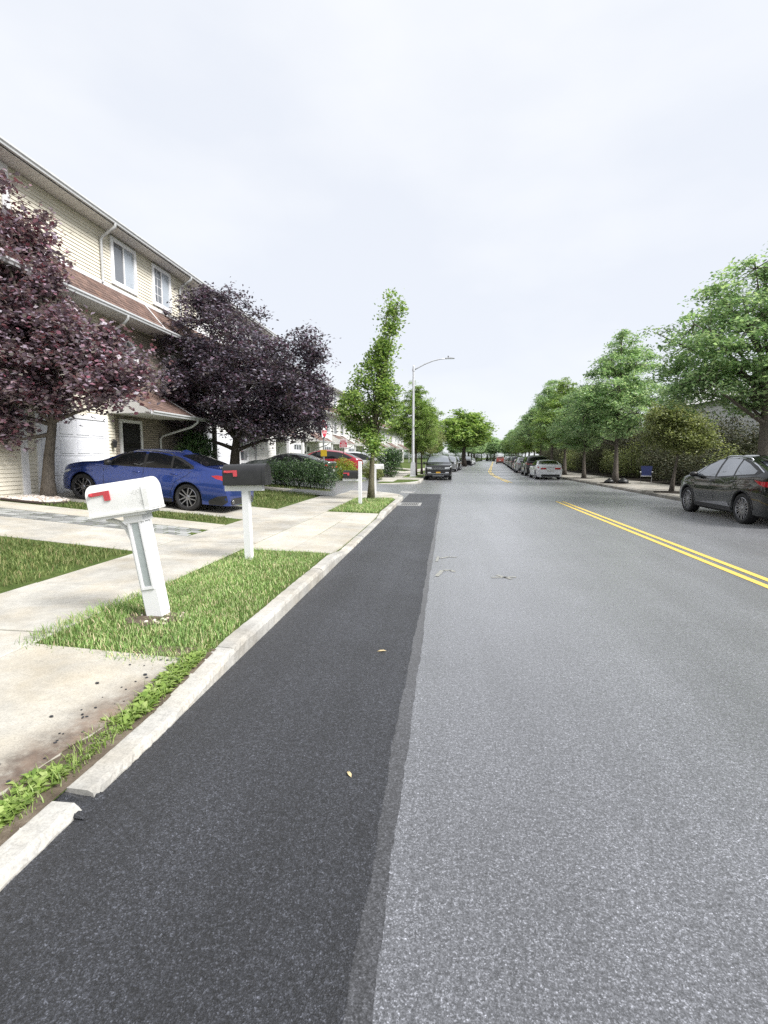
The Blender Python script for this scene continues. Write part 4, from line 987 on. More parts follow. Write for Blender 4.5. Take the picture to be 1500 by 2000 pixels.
    fr = frame(t, 'door_frame', 3.80, 5.0, .62, 2.84, .10, .03, .09, 'trim_white')
    b = MB(); b.box(.035, .06, 3.90, 4.90, .70, 2.74); d = b.build('front_door', 'door_dark' if k < 1 else 'trim_white', t)
    for i in range(3): b = MB(); b.box(.06, .068, 4.02, 4.78, .85 + i * .62, 1.32 + i * .62, ch=0); b.build('door_panel', 'dark_interior' if k < 1 else 'window_glass', d)
    b = MB(); b.tube([(.09, 4.80, 1.66), (.13, 4.80, 1.66)], .03, 8); b.build('door_knob', 'chrome', d)
    # garage
    frame(t, 'garage_frame', G0, G1, .5, GZ + .12, .12, .0, .06, 'trim_white')
    b = MB(); b.box(.003, .012, G0 + .12, G1 - .12, .56, GZ); gd = b.build('garage_door', 'garage_white', t)
    rows, cols = 4, 4; wz, wu = (GZ - .60) / rows, (G1 - G0 - .24) / cols
    for r_ in range(rows):
        b = MB(); b.box(.012, .032, G0 + .125, G1 - .125, .60 + r_ * wz + .006, .60 + (r_ + 1) * wz - .006, ch=0); sec = b.build('door_section', 'garage_white', gd)
    for r_ in range(rows):
        for c in range(cols):
            b = MB(); u = G0 + .12 + c * wu; z = .60 + r_ * wz; g = .07
            m_ = 'window_glass' if (r_ == 3 and k >= 2) else 'garage_white'
            b.box(.032, .046, u + g, u + wu - g, z + g, z + wz - g, ch=0); q = b.build('panel', m_, gd)
            if m_ == 'garage_white':
                b = MB(); b.box(.046, .049, u + g + .03, u + wu - g - .03, z + g + .03, z + wz - g - .03); 
    # wall lantern
    b = MB(); b.lathe([(.001, -.14), (.05, -.12), (.075, .02), (.085, .06), (.03, .12), (.001, .13)], 8, Matrix.Translation((.12, 3.42, 2.05))); b.tube([(.0, 3.42, 2.16), (.1, 3.42, 2.18)], .012, 6); b.build('wall_lantern', 'black_plastic', t)
    return t
house(-1, 'cream townhouse at the left edge, mostly hidden behind the purple-leaved tree', 'siding_cream', True)
house(0, 'cream townhouse with two top-floor windows behind the blue sedan', 'siding_cream', True)
house(1, 'townhouse with white garage door behind the big dark purple tree trunk', 'siding_white', False)
house(2, 'white townhouse with brown porch roof behind the red SUV', 'siding_white', False)
house(3, 'white townhouse with a windowed garage door right of the red-and-white round sign', 'siding_white', False)
house(4, 'white townhouse seen through the leaning green tree by the mailboxes', 'siding_white', False)
house(5, 'pale far townhouse behind the street lamp', 'siding_white', False)
house(6, 'pale townhouse beyond the street lamp trees', 'siding_white', False)
house(7, 'second farthest pale townhouse of the left row', 'siding_white', False)
house(8, 'farthest pale townhouse of the left row', 'siding_white', False)
# pale house beyond the trees on the right
t = thing('pale_house', (19.5, 20, 0), 'pale walled house glimpsed between the trees on the right', 'house')
b = MB(); b.box(0, 10, 0, 34, 0, 5.8); b.build('wall', 'siding_white', t)
b = MB(); b.prism([(-.5, 5.7), (10.5, 5.7), (5, 8.0)], 'y', -.5, 34.5); b.build('roof', 'soffit', t)
for u in (2, 8, 24, 29):
    b = MB(); b.box(-.05, .02, u, u + 1.2, 3.2, 4.7); q = b.build('window', 'trim_white', t); b = MB(); b.box(-.06, -.05, u + .1, u + 1.1, 3.3, 4.6); b.build('pane', 'window_glass', q)
# grey fence behind the shrubs
t = thing('board_fence', (13.9, 12, 0), 'weathered grey fence behind the shrubs on the right', 'fence')
b = MB(); b.box(-.012, .012, 0, .19, .25, 2.0); fme = b.mesh('fence_board'); fme.materials.append(MATS['fence_wood'])
for i in range(62): put('fence_board', fme, None, t, (random.uniform(-.004, .004), i * .2, random.uniform(-.02, .02)))
for i in range(6): b = MB(); b.box(.02, .12, i * 2.45 - .05, i * 2.45 + .05, .1, 2.1); b.build('post', 'fence_wood', t)

# ------------------------------------------------------------------ vegetation
def leaves(P, nrm_up, size, r_, aspect=.55, droop=.0):
    """one folded leaf per point; returns verts (n*4) and quads"""
    n = len(P); a = r_.uniform(0, 2 * np.pi, n)
    N = np.stack([r_.normal(0, 1, n), r_.normal(0, 1, n), np.abs(r_.normal(0, 1, n)) + nrm_up], 1); N /= np.linalg.norm(N, axis=1, keepdims=True)
    T = np.stack([np.cos(a), np.sin(a), r_.normal(-droop, .35, n)], 1); T -= N * (T * N).sum(1, keepdims=True); T /= np.linalg.norm(T, axis=1, keepdims=True)
    B = np.cross(N, T); s = (size * r_.uniform(.65, 1.3, n))[:, None]
    V = np.stack([P - T * s * .5, P + B * s * aspect * .5 + N * s * .10, P + T * s * .5, P - B * s * aspect * .5 + N * s * .10], 1).reshape(-1, 3)
    return V, np.arange(4 * n).reshape(n, 4)
def bez(p, q, lift, n=6, r_=None):
    p, q = np.array(p, float), np.array(q, float); m = (p + q) / 2 + np.array([0, 0, lift])
    if r_ is not None: m += r_.normal(0, .06, 3) * np.linalg.norm(q - p)
    t = np.linspace(0, 1, n)[:, None]; return (1 - t) ** 2 * p + 2 * t * (1 - t) * m + t ** 2 * q
def crown_meshes(seed, trunk, tr0, tr1, blobs, ncl, nleaf, lsize, clr, limbs=12, flat=.65, up=.6, fork=None, shell=2.4, sparse_top=0., droop=.2, aspect=.55, twigw=.010):
    r_ = np.random.default_rng(seed); trunk = np.array(trunk, float)
    W = np.array([b_[6] for b_ in blobs], float); W /= W.sum(); cl = []
    for i in range(ncl):
        b_ = blobs[r_.choice(len(blobs), p=W)]
        d = r_.normal(0, 1, 3); d /= np.linalg.norm(d); rr = r_.uniform(0.02, 1) ** (1 / shell) * r_.uniform(.86, 1.06)
        cl.append(np.array(b_[:3]) + d * rr * np.array(b_[3:6]))
    cl = np.array(cl)
    wood = MB(); n = len(trunk); tt = np.linspace(0, 1, n); rad = [tr0 * (1 + .5 * max(0, 1 - i * 2.5 / (n - 1)) ** 3) * (1 - t_) + tr1 * t_ for i, t_ in enumerate(tt)]
    wood.tube(trunk, rad, 10)
    # limbs start on the upper trunk
    nodes = []
    hs = trunk[:, 2]; z0 = fork if fork is not None else hs[0] + .35 * (hs[-1] - hs[0])
    def tp(z): return np.array([np.interp(z, hs, trunk[:, i]) for i in range(3)])
    pick = [cl[r_.integers(len(cl))]]
    while len(pick) < limbs:
        c = cl[r_.choice(len(cl), min(30, len(cl)), replace=False)]; d = np.min([np.linalg.norm(c - p, axis=1) for p in pick], 0); pick.append(c[d.argmax()])
    for p in pick:
        zs = np.clip(z0 + (p[2] - z0) * r_.uniform(.25, .55), z0, hs[-1] * .98 + hs[0] * .02); s = tp(zs); q = s + (p - s) * .93
        pts = bez(s, q, .10 * np.linalg.norm(q - s), 7, r_); r0 = tr1 * .75 + (tr0 - tr1) * .32 * (1 - (zs - hs[0]) / (hs[-1] - hs[0]))
        wood.tube(pts, list(np.linspace(r0, .012, 7)), 6, cap=False); nodes += list(pts[2:])
    nodes += [tp(z) for z in np.linspace(z0, hs[-1], 8)]; nodes = np.array(nodes)
    for c in cl:
        d = np.linalg.norm(nodes - c, axis=1); s = nodes[d.argmin()]
        if d.min() > .15: wood.tube(bez(s, c, .06 * d.min(), 4, r_), [twigw * 1.3, twigw, twigw * .8, twigw * .5], 3, cap=False)
    P = []
    zmax = cl[:, 2].max(); zmin = cl[:, 2].min()
    for c in cl:
        k = int(nleaf * r_.uniform(.5, 1.4) * (1 - sparse_top * max(0, (c[2] - zmin) / (zmax - zmin) - .6) / .4)); rad_ = clr * r_.uniform(.7, 1.3)
        q = r_.normal(0, .5, (k, 3)) * rad_ * np.array([1, 1, flat]); q[:, 2] -= .22 * (q[:, 0] ** 2 + q[:, 1] ** 2) / max(rad_, .1); P.append(c + q)
    P = np.concatenate(P); V, F = leaves(P, up, lsize, r_, aspect, droop)
    return wood.mesh('trunk', True, False), np_mesh('crown', V, F)
def plant(name, label, cat, loc, meshes, bark_, leaf_, group=None, rz=0., s=1., kinds=('trunk', 'crown')):
    t = thing(name, loc, label, cat, group, rz); t.scale = (s, s, s) if isinstance(s, (int, float)) else s
    for nm, me, m in zip(kinds, meshes, (bark_, leaf_)):
        me2 = me
        if not me.materials: me.materials.append(MATS[m])
        o = bpy.data.objects.new(nm, me2); C.objects.link(o); o.parent = t
        o.material_slots[0].link = 'OBJECT'; o.material_slots[0].material = MATS[m]
    return t
# purple-leaved plum at the left edge
z1 = zg(-9.75, 11.5)
m = crown_meshes(11, [(0, 0, -.1), (.03, 0, .5), (.10, 0, 1.1), (.22, 0, 1.7), (.30, .05, 2.6), (.1, .1, 4.2), (-.1, .1, 6.0)], .145, .05,
    [(-.2, -.1, 3.5, 2.3, 1.7, 1.35, 4.2), (-.75, -.1, 5.2, 1.6, 1.4, 1.7, 2.6), (-.75, -.1, 6.6, 1.15, 1.0, 1.15, 1.2), (1.7, -.1, 3.1, 1.1, 1.1, 1.0, 1.4), (2.3, -.2, 2.75, .7, .8, .45, .35), (-1.5, -.4, 2.2, .9, .9, .9, .8), (-.6, -.6, 1.9, .7, .5, .5, .3)], 430, 105, .12, .36, 24, .7, .9, 1.6, droop=.5, aspect=.72)
plant('purple_leaf_tree', 'reddish-purple leaved tree at the left edge in front of the garage', 'tree', (-9.75, 11.5, z1), m, 'grey_bark', 'purple_leaf')
# large dark purple tree
z2 = zg(-8.15, 19.) 
m = crown_meshes(23, [(0, 0, -.1), (.0, 0, .6), (.05, 0, 1.3), (.15, 0, 2.0), (.2, 0, 3.4), (.1, 0, 5.0)], .24, .07,
    [(.5, 0, 4.0, 3.3, 2.5, 1.75, 5), (-.5, 0, 5.6, 2.1, 2.0, 1.9, 2.6), (2.4, 0, 3.2, 1.55, 1.7, 1.4, 2), (-1.6, 0, 3.3, 1.2, 1.5, 1.4, 1.3), (3.0, 0, 5.2, .6, .7, .95, .5), (1.0, -.3, 2.4, 1.9, 1.3, .7, 1.), (-.8, 0, 7.0, .75, .7, .55, .3)], 640, 110, .13, .42, 28, .6, .9, 1.2, shell=2.8, droop=.4, aspect=.5)
plant('dark_purple_tree', 'large rounded dark purple tree behind the black mailbox', 'tree', (-8.15, 19., z2), m, 'bark', 'dark_purple_leaf')
# tall thin-topped green tree on the verge
m = crown_meshes(31, [(0, 0, -.1), (.02, 0, .6), (.05, 0, 1.3), (.12, 0, 2.2), (.25, 0, 3.4), (.5, 0, 4.6), (.68, 0, 5.7), (.95, 0, 6.7)], .105, .018,
    [(.1, 0, 3.6, .85, .85, 1.1, 3.0), (-.75, 0, 3.3, .42, .6, .75, 1.1), (.6, 0, 3.2, .55, .6, .6, .9), (.28, 0, 4.7, .52, .5, .7, 1.3), (.50, 0, 5.5, .36, .36, .65, .8), (.72, 0, 6.2, .27, .27, .5, .42), (.98, 0, 6.6, .22, .2, .4, .22), (.1, 0, 2.1, .40, .5, .55, .8), (-.35, 0, 2.4, .45, .4, .5, .6), (.7, 0, 6.9, .1, .1, .25, .12)], 235, 58, .115, .27, 24, .75, .6, 1.5, shell=2.0, droop=.5)
plant('street_tree', 'slender green tree with a thin leaning top between two mailbox posts', 'tree', (-2.66, 17.9, .14), m, 'olive_bark', 'bright_leaf')
# broad-crowned street trees: four shapes reused with their own turn and size
ZK = []
for sd in (41, 42, 43):
    r0 = np.random.default_rng(sd)
    tr = [(0, 0, -.1), (.02, 0, .7), (.04, .03, 1.6), (.02, .05, 2.6), (.08, 0, 4.2), (.05, 0, 6.2), (0, 0, 7.9)]
    bl = [(0, 0, 4.5, 3.1, 3.1, 1.5, 4.6), (0, 0, 5.8, 2.4, 2.4, 1.2, 2.6), (r0.uniform(-.3, .3), 0, 6.8, 1.65, 1.65, 1.0, 1.4), (r0.uniform(-.3, .3), 0, 7.75, .85, .85, .9, .6), (r0.uniform(-1, 1), r0.uniform(-1, 1), 3.2, 2.0, 2.0, .75, 1.5), (1.6, r0.uniform(-1, 1), 5.2, 1.2, 1.2, .9, .9), (-1.6, r0.uniform(-1, 1), 4.8, 1.2, 1.2, .9, .9)]
    ZK.append(crown_meshes(sd, tr, .16, .03, bl, 430, 95, .15, .44, 26, .42, .9, 2.0, shell=2.6, droop=.35, aspect=.5, twigw=.013))
BIG = crown_meshes(44, [(0, 0, -.1), (0, 0, .8), (-.04, 0, 1.8), (-.05, .05, 3.0), (.0, .1, 4.8), (.05, 0, 6.6)], .24, .06,
    [(-.4, 0, 5.2, 3.3, 3.0, 1.8, 4.6), (.2, 0, 6.6, 2.3, 2.2, 1.35, 2.6), (-1.9, 0, 4.0, 1.6, 1.8, 1.0, 1.5), (.2, 0, 3.6, 2.2, 2.2, .8, 1.0), (.4, 0, 7.6, 1.4, 1.3, .8, .7)], 520, 84, .135, .46, 32, .40, .9, 1.9, shell=2.5, droop=.35, aspect=.5, twigw=.014)
plant('street_tree', 'biggest green tree at the right edge above the graphite SUV', 'tree', (10.3, 18.2, .13), BIG, 'grey_bark', 'zelkova_leaf')
SM = crown_meshes(45, [(0, 0, -.1), (.06, 0, .6), (.14, 0, 1.2), (.24, 0, 1.9), (.2, 0, 3.2)], .085, .02, [(.05, 0, 2.55, 1.45, 1.3, .95, 3), (-.3, 0, 3.3, .8, .8, .55, 1), (.9, 0, 2.2, .8, .8, .6, 1)], 240, 100, .10, .33, 12, .7, .7, 1.35, shell=2.4)
plant('small_street_tree', 'small olive-green tree with a leaning thin trunk beside the blue chair', 'tree', (9.45, 23., .13), SM, 'grey_bark', 'olive_leaf')
def rt(y, k, lab, lf, s, x=9.65, rz=0., grp=None, bk='grey_bark'):
    plant('street_tree', lab, 'tree', (x + off(y), y, .13), ZK[k], bk, lf, grp, rz, s)
rt(31, 0, 'tall full green tree standing just left of the blue chair on the right pavement', 'zelkova_leaf', 1.0, rz=.6)
rt(37.8, 1, 'green tree behind the tall full one, right of the white sedan', 'zelkova_leaf', (.85, .85, .8), rz=2.)
rt(45, 2, 'yellow-green tree above the white sedan on the right', 'bright_leaf', (.95, .95, .93), 9.8, rz=1.)
rt(53, 0, 'dark green tree above the black SUV in the right row', 'zelkova_leaf', 1.06, 10., rz=3.)
for i, (y, k, s) in enumerate(((62, 1, .98), (71, 2, .9), (81, 0, .95), (92, 1, .9), (104, 2, 1.0), (118, 0, 1.0), (134, 1, 1.1), (150, 2, 1.1), (168, 0, 1.2))):
    rt(y, k, 'distant green tree in the right-hand row towards the end of the street', ('zelkova_leaf', 'bright_leaf')[i % 2], s, 9.8, rz=i * 1.3, grp='far trees of the right row')
def lt(y, k, lab, lf, s, x=-2.6, rz=0., grp=None): plant('street_tree', lab, 'tree', (x + off(y), y, .14), ZK[k], 'bark', lf, grp, rz, s)
lt(40.5, 1, 'bushy green tree right behind the street lamp', 'bright_leaf', (.74, .74, .86), -2.45, .4)
lt(45.5, 2, 'second green tree behind the street lamp, beside the black SUV', 'olive_leaf', (.62, .62, .72), -2.3, 2.)
lt(56, 0, 'thin olive tree between the lamp and the big round tree', 'olive_leaf', (.6, .6, .72), -2.4, 1.)
ZF = [crown_meshes(sd, [(0, 0, -.1), (0, 0, 1.2), (.05, 0, 2.4), (0, 0, 5.5)], .26, .06, [(0, 0, 4.6, 3.0, 3.0, 2.1, 4), (1.2, .5, 4.2, 2.2, 2.2, 1.8, 1.5), (-1.3, -.3, 4.4, 2.0, 2.2, 1.8, 1.5), (0, 0, 6.0, 1.9, 1.9, 1.3, 1.5)], 330, 46, .34, .6, 12, .6, .9, 2., shell=2.8) for sd in (46, 47)]
plant('street_tree', 'big round green tree overhanging the street in the distance', 'tree', (-.8 + off(92), 92, .1), ZF[0], 'bark', 'bright_leaf', None, .9, (1.75, 1.75, 1.32))
lt(112, 2, 'green tree just past the big round one on the left', 'zelkova_leaf', (1.3, 1.3, 1.0), -2.2, 2.9)
for i, y in enumerate((128, 145, 165, 190)): plant('street_tree', 'far green tree closing the left side of the street', 'tree', (-2.6 + off(y), y, .1), ZF[i % 2], 'bark', 'zelkova_leaf', 'far trees of the left row', i * 1.1, 1.25)
for i, (x, y) in enumerate(((9.5, 205), (14.5, 222), (19, 212), (23, 196), (27, 205))): plant('far_tree', 'tree in the green mass at the very end of the street', 'tree', (x, y, 0), ZF[i % 2], 'bark', 'zelkova_leaf', 'trees at the end of the street', i * .8, 1.25)
# trees that close the end of the street
for i in range(22): plant('far_tree', 'tree in the green mass at the very end of the street', 'tree', (-62 + i * 6.5 + random.uniform(-3, 3), 235 + random.uniform(-15, 30), 0), ZF[i % 2], 'bark', ('zelkova_leaf', 'bright_leaf')[i % 2], 'trees at the end of the street', i * .8, random.uniform(1.25, 1.7))

def bush_mesh(seed, blobs, n, size, up=.5, aspect=.55, shell=3.5, stems=9, droop=.1):
    r_ = np.random.default_rng(seed); W = np.array([b_[6] for b_ in blobs], float); W /= W.sum(); P = []
    idx = r_.choice(len(blobs), n, p=W); Bl = np.array([b_[:6] for b_ in blobs])
    d = r_.normal(0, 1, (n, 3)); d /= np.linalg.norm(d, axis=1, keepdims=True)
    lump = 1 + .13 * np.sin(d[:, 0] * 7 + seed) * np.sin(d[:, 1] * 6) + .10 * np.sin(d[:, 2] * 9 + d[:, 0] * 5)
    rr = r_.uniform(0, 1, n) ** (1 / shell) * lump * r_.uniform(.9, 1.06, n)
    P = Bl[idx, :3] + d * rr[:, None] * Bl[idx, 3:6]; P = P[P[:, 2] > .03]
    V, F = leaves(P, up, size, r_, aspect, droop); w_ = MB()
    for k in range(stems):
        b_ = blobs[k % len(blobs)]; q = np.array(b_[:3]) + r_.normal(0, .35, 3) * np.array(b_[3:6]); p = (q[0] * .35, q[1] * .35, -.05); w_.tube(bez(p, q, .1, 5, r_), [.022, .018, .013, .009, .005], 5, cap=False)
    return w_.mesh('stems', True, False), np_mesh('foliage', V, F)
KB = ('stems', 'foliage')
hb = bush_mesh(51, [(-1.1, 0, .62, .72, .62, .66, 1), (-.35, 0, .68, .75, .66, .68, 1.1), (.45, 0, .66, .78, .66, .66, 1.1), (1.15, 0, .58, .70, .60, .62, 1)], 16000, .062, .4)
plant('clipped_hedge', 'dark green clipped hedge at the corner of the side street', 'hedge', (-6.35, 21.65, zg(-6.35, 21.65) - .03), hb, 'bark', 'hedge_leaf', kinds=KB)
yb_ = bush_mesh(52, [(0, 0, .7, .75, .7, .7, 1), (.4, 0, .45, .6, .6, .5, .6)], 4500, .085)
plant('yellow_bush', 'bright yellow-green bush behind the small red and white notice', 'bush', (-6.05, 29.6, .2), yb_, 'bark', 'yellowgreen_leaf', kinds=KB)
db = bush_mesh(53, [(0, 0, 1.05, 1.05, 1.0, 1.05, 1.3), (.35, 0, 1.5, .75, .8, .7, .7)], 8000, .10)
plant('round_bush', 'dark green round bush left of the street lamp', 'bush', (-4.3, 37.6, .12), db, 'bark', 'hedge_leaf', kinds=KB)
plant('pale_bush', 'pale leafy bush between the white post and the dark round bush', 'bush', (-4.75, 32.3, .12), yb_, 'bark', 'olive_leaf', rz=1., s=.95, kinds=KB)
plant('entrance_shrub', 'dark shrub beside the porch behind the blue sedan', 'bush', (-9.5, 18.6, zg(-9.5, 18.6)), db, 'bark', 'hedge_leaf', rz=2., s=(.8, .8, .95), kinds=KB)
# thicket along the right pavement
TH = [bush_mesh(60 + k, [(0, 0, 1.0, 1.2, 1.25, 1.0, 1.5), (.2, -.5, 1.8, .95, 1.0, .9, 1), (-.2, .5, 1.6, 1.0, .95, 1.0, 1), (-.6, 0, .5, .7, 1.1, .5, .5), (.3, .2, 2.6, .5, .6, .7, .35)], 4000, .105, .3, .5, 1.9, 18) for k in range(3)]
r_ = np.random.default_rng(3); i = 0
for y in np.arange(10.5, 100, 2.15):
    lab = 'dull green shrub in the dense thicket along the right pavement'
    if (y < 42 and (y < 20 or r_.uniform() < .68)) or (y >= 42 and i % 2 == 0):
        s = r_.uniform(.85, 1.2) * (.62 if y < 19 else 1)
        plant('thicket_shrub', lab, 'shrub', (13.35 + off(y) + r_.uniform(-.3, .35), y, .1), TH[i % 3], 'bark', ('thicket_leaf', 'olive_leaf', 'thicket_leaf')[i % 3] if y < 60 else 'thicket_leaf', 'thicket on the right', r_.uniform(0, 6), (s, s * 1.05, s * r_.uniform(.5, 1.2)), KB)
    s = r_.uniform(1.25, 1.7) * (.8 if y < 24 else 1) * (.7 if 22 < y < 36 else 1)
    if y > 14: plant('thicket_shrub', lab, 'shrub', (15.6 + off(y) + r_.uniform(-.4, .4), y + .7, .2), TH[(i + 1) % 3], 'bark', 'thicket_leaf', 'thicket on the right', r_.uniform(0, 6), (s, s, s * 1.1), KB)
    i += 1
for i in range(16): plant('far_bush', 'low bush in the dark band under the farthest trees', 'bush', (-60 + i * 6. + random.uniform(-2, 2), 222 + random.uniform(-4, 4), -.2), TH[i % 3], 'bark', 'hedge_leaf', 'bushes at the end of the street', i * .9, (3.2, 3.2, 1.5), KB)
# ------------------------------------------------------------------ grass
def in_poly(P, poly):
    x, y = P[:, 0], P[:, 1]; ins = np.zeros(len(P), bool); n = len(poly)
    for i in range(n):
        x0, y0 = poly[i]; x1, y1 = poly[(i + 1) % n]
        c = ((y0 > y) != (y1 > y)) & (x < (x1 - x0) * (y - y0) / (y1 - y0 + 1e-12) + x0); ins ^= c
    return ins
def vnoise(P, s, seed):
    r_ = np.random.default_rng(seed); k = r_.normal(0, s, (6, 2)); ph = r_.uniform(0, 6.28, 6); return sum(np.sin(P @ k[i] + ph[i]) for i in range(6)) / 3.5
def grass(name, label, poly, dens, h, wd, m, seed, jag=.05, bare=None, tall=None):
    r_ = np.random.default_rng(seed); poly = np.array(poly, float); lo, hi = poly.min(0), poly.max(0); n = int(dens * np.prod(hi - lo))
    P = r_.uniform(lo, hi, (n, 2)); Q = P + r_.normal(0, jag, (n, 2)); P = P[in_poly(Q, poly)]
    den = vnoise(P, 2.2, seed); keep = r_.uniform(0, 1, len(P)) < np.clip(.70 + .42 * den, .14, 1)
    if bare is not None: keep &= r_.uniform(0, 1, len(P)) > bare(P)
    P = P[keep]; n = len(P); Z = np.array([zg(x, y) for x, y in P])
    H = h * np.clip(r_.normal(1, .33, n), .35, 2.2) * np.clip(1 + .25 * vnoise(P, 3., seed + 1), .6, 1.6)
    if tall is not None: H *= tall(P)
    a = r_.uniform(0, 2 * np.pi, n); bd = np.stack([np.cos(a), np.sin(a)], 1); le = r_.uniform(.15, .95, n)[:, None] * H[:, None]
    q = a + np.pi / 2 + r_.normal(0, .5, n); wv = np.stack([np.cos(q), np.sin(q)], 1) * (wd * r_.uniform(.7, 1.3, n))[:, None]
    B = np.concatenate([P, Z[:, None]], 1); e3 = np.zeros((n, 1))
    def at(f, hf, wf, sg): return np.concatenate([B[:, :2] + bd * le * f + wv * wf * sg, B[:, 2:3] + H[:, None] * hf], 1)
    V = np.stack([at(0, -.05, .5, -1), at(0, -.05, .5, 1), at(.28, .55, .42, 1), at(.28, .55, .42, -1), at(1, .95, .06, 1), at(1, .95, .06, -1)], 1).reshape(-1, 3)
    k = np.arange(n)[:, None] * 6; F = np.concatenate([k + np.array([[0, 1, 2, 3]]), k + np.array([[3, 2, 4, 5]])], 1).reshape(-1, 4)
    o = put(name, np_mesh(name, V, F), m); return tag(o, label, 'grass', kind='stuff')
def bare1(P):
    d = np.hypot((P[:, 0] + 2.72) / .30, (P[:, 1] - 4.25) / .26); e = np.hypot((P[:, 0] + 2.2) / .5, (P[:, 1] - 5.2) / .8)
    return np.clip(1.25 - d, 0, .93) + np.clip(.5 - e * .5, 0, .35)
def tall1(P):
    return 1 + 1.0 * np.clip(1 - (P[:, 0] + 3.33) / .35, 0, 1) * np.clip(1.5 - np.abs(P[:, 1] - 4.0), 0, 1) + .6 * np.exp(-((P[:, 0] + 2.84) ** 2 + (P[:, 1] - 7.05) ** 2) / .03)
grass('verge_grass', 'bright green grass verge around the two nearest mailboxes', [(-3.40, 3.60), (-3.05, 3.50), (-2.8, 3.56), (-2.4, 3.42), (-2.1, 3.47), (-1.83, 3.30), (-1.81, 5), (-1.87, 5.6), (-1.81, 6.3), (-1.85, 7.0), (-1.80, 7.72), (-2.2, 7.9), (-2.6, 7.8), (-3.22, 7.86), (-3.20, 6.2), (-3.27, 5)], 5200, .035, .006, 'grass_blade', 1, .05, bare1, tall1)
grass('verge_grass', 'small green verge around the slender tree and its mailboxes', [(-3.22, 13.75), (-1.84, 13.62), (-1.84, 18.1), (-3.22, 18.1)], 1900, .06, .011, 'grass_blade', 2, .04)
grass('lawn_grass', 'dull green lawn corner at the left edge beside the pavement', [(-4.9, 1.5), (-4.82, 7.25), (-10.3, 7.28), (-10.3, 1.5)], 1500, .055, .010, 'lawn_blade', 3, .05)
grass('lawn_grass', 'thin grass strip along the blue sedan', [(-4.82, 10.7), (-5.1, 11.5), (-9.2, 11.5), (-9.2, 10.65)], 1800, .055, .011, 'lawn_blade', 4, .05)
grass('lawn_grass', 'trimmed lawn between the driveway and the garden walk behind the black mailbox', [(-4.85, 14.1), (-4.85, 19.4), (-9.6, 19.4), (-9.6, 14.1)], 950, .06, .014, 'lawn_blade', 5, .06)
grass('lawn_grass', 'grass edge under the clipped hedge', [(-4.85, 20.9), (-4.9, 22.3), (-9.6, 22.3), (-9.6, 20.9)], 800, .07, .016, 'lawn_blade', 6, .06)
grass('lawn_grass', 'green lawn beyond the side street below the bushes', [(-4.85, 29.2), (-4.85, 31.2), (-9, 31.2), (-9, 28.8)], 500, .07, .02, 'grass_blade', 7, .06)
grass('verge_grass', 'grass verge at the foot of the street lamp', [(-3.2, 37.3), (-1.85, 37.3), (-1.8, 43.), (-3.2, 43.)], 500, .07, .02, 'grass_blade', 8, .06)
grass('lawn_grass', 'far green lawn behind the dark round bush', [(-4.8, 35.3), (-4.8, 39.5), (-9, 39.5), (-9, 35.3)], 350, .08, .025, 'grass_blade', 9, .06)
# broad-leaved weeds along the kerb
r_ = np.random.default_rng(5); VV = []; FF = []; base = 0
for i in range(520):
    y = r_.uniform(.9, 3.75); x = -1.835 - abs(r_.normal(0, .06)) - (.04 if y < 2.2 else 0); s0 = r_.uniform(.5, 1.15)
    if math.sin(y * 4.2 + 1.) + .5 * math.sin(y * 9.7) < -.35: s0 *= .35
    k = r_.integers(6, 12); z = zg(x, y) + .006
    for j in range(k):
        a = r_.uniform(0, 6.283); el = r_.uniform(.15, .9); l = .062 * s0 * r_.uniform(.6, 1.3); w_ = l * r_.uniform(.28, .5); d = np.array([math.cos(a), math.sin(a), 0]); n_ = np.array([-math.sin(a), math.cos(a), 0]); o_ = np.array([x, y, z]); u_ = np.array([0, 0, 1.])
        pts = [o_ + d * .01, o_ + d * l * .5 + n_ * w_ * .5 + u_ * l * el * .6, o_ + d * l + u_ * l * el * .55, o_ + d * l * .5 - n_ * w_ * .5 + u_ * l * el * .6]
        VV += pts; FF.append([base, base + 1, base + 2, base + 3]); base += 4
o = put('kerb_weeds', np_mesh('kerb_weeds', VV, FF), 'weed_leaf'); tag(o, 'light green leafy weeds growing along the near kerb', 'weeds', kind='stuff')
grass('kerb_grass', 'grass tufts among the weeds along the near kerb', [(-2.03, .9), (-1.80, .9), (-1.80, 3.7), (-1.93, 3.7)], 3000, .05, .005, 'weed_leaf', 12, .02)

# ------------------------------------------------------------------ mailboxes
def arch_box(L_, W_, H_, n=10):
    """mailbox shell along x, arched top"""
    b = MB(); r_ = W_ / 2; pr = [(-r_, 0), (r_, 0)] + [(r_ * math.cos(q), H_ - r_ * .85 + r_ * .85 * math.sin(q)) for q in np.linspace(0, math.pi, n)]
    b.prism(pr, 'x', -L_ / 2, L_ / 2); return b, pr
def flag(t, x, y, z, l, m='flag_red', flip=1):
    b = MB(); b.prism([(x, z), (x + l, z + .004), (x + l, z - .085), (x + l - .055, z - .085), (x + l - .06, z - .030), (x, z - .034)], 'y', y - .008, y); b.build('flag', m, t)
    b = MB(); b.lathe([(.001, .014), (.014, .012), (.016, 0)], 10, Matrix.Translation((x + .012, y - .008, z - .017)) @ Matrix.Rotation(R(90), 4, 'X')); b.build('flag_pivot', m, t)
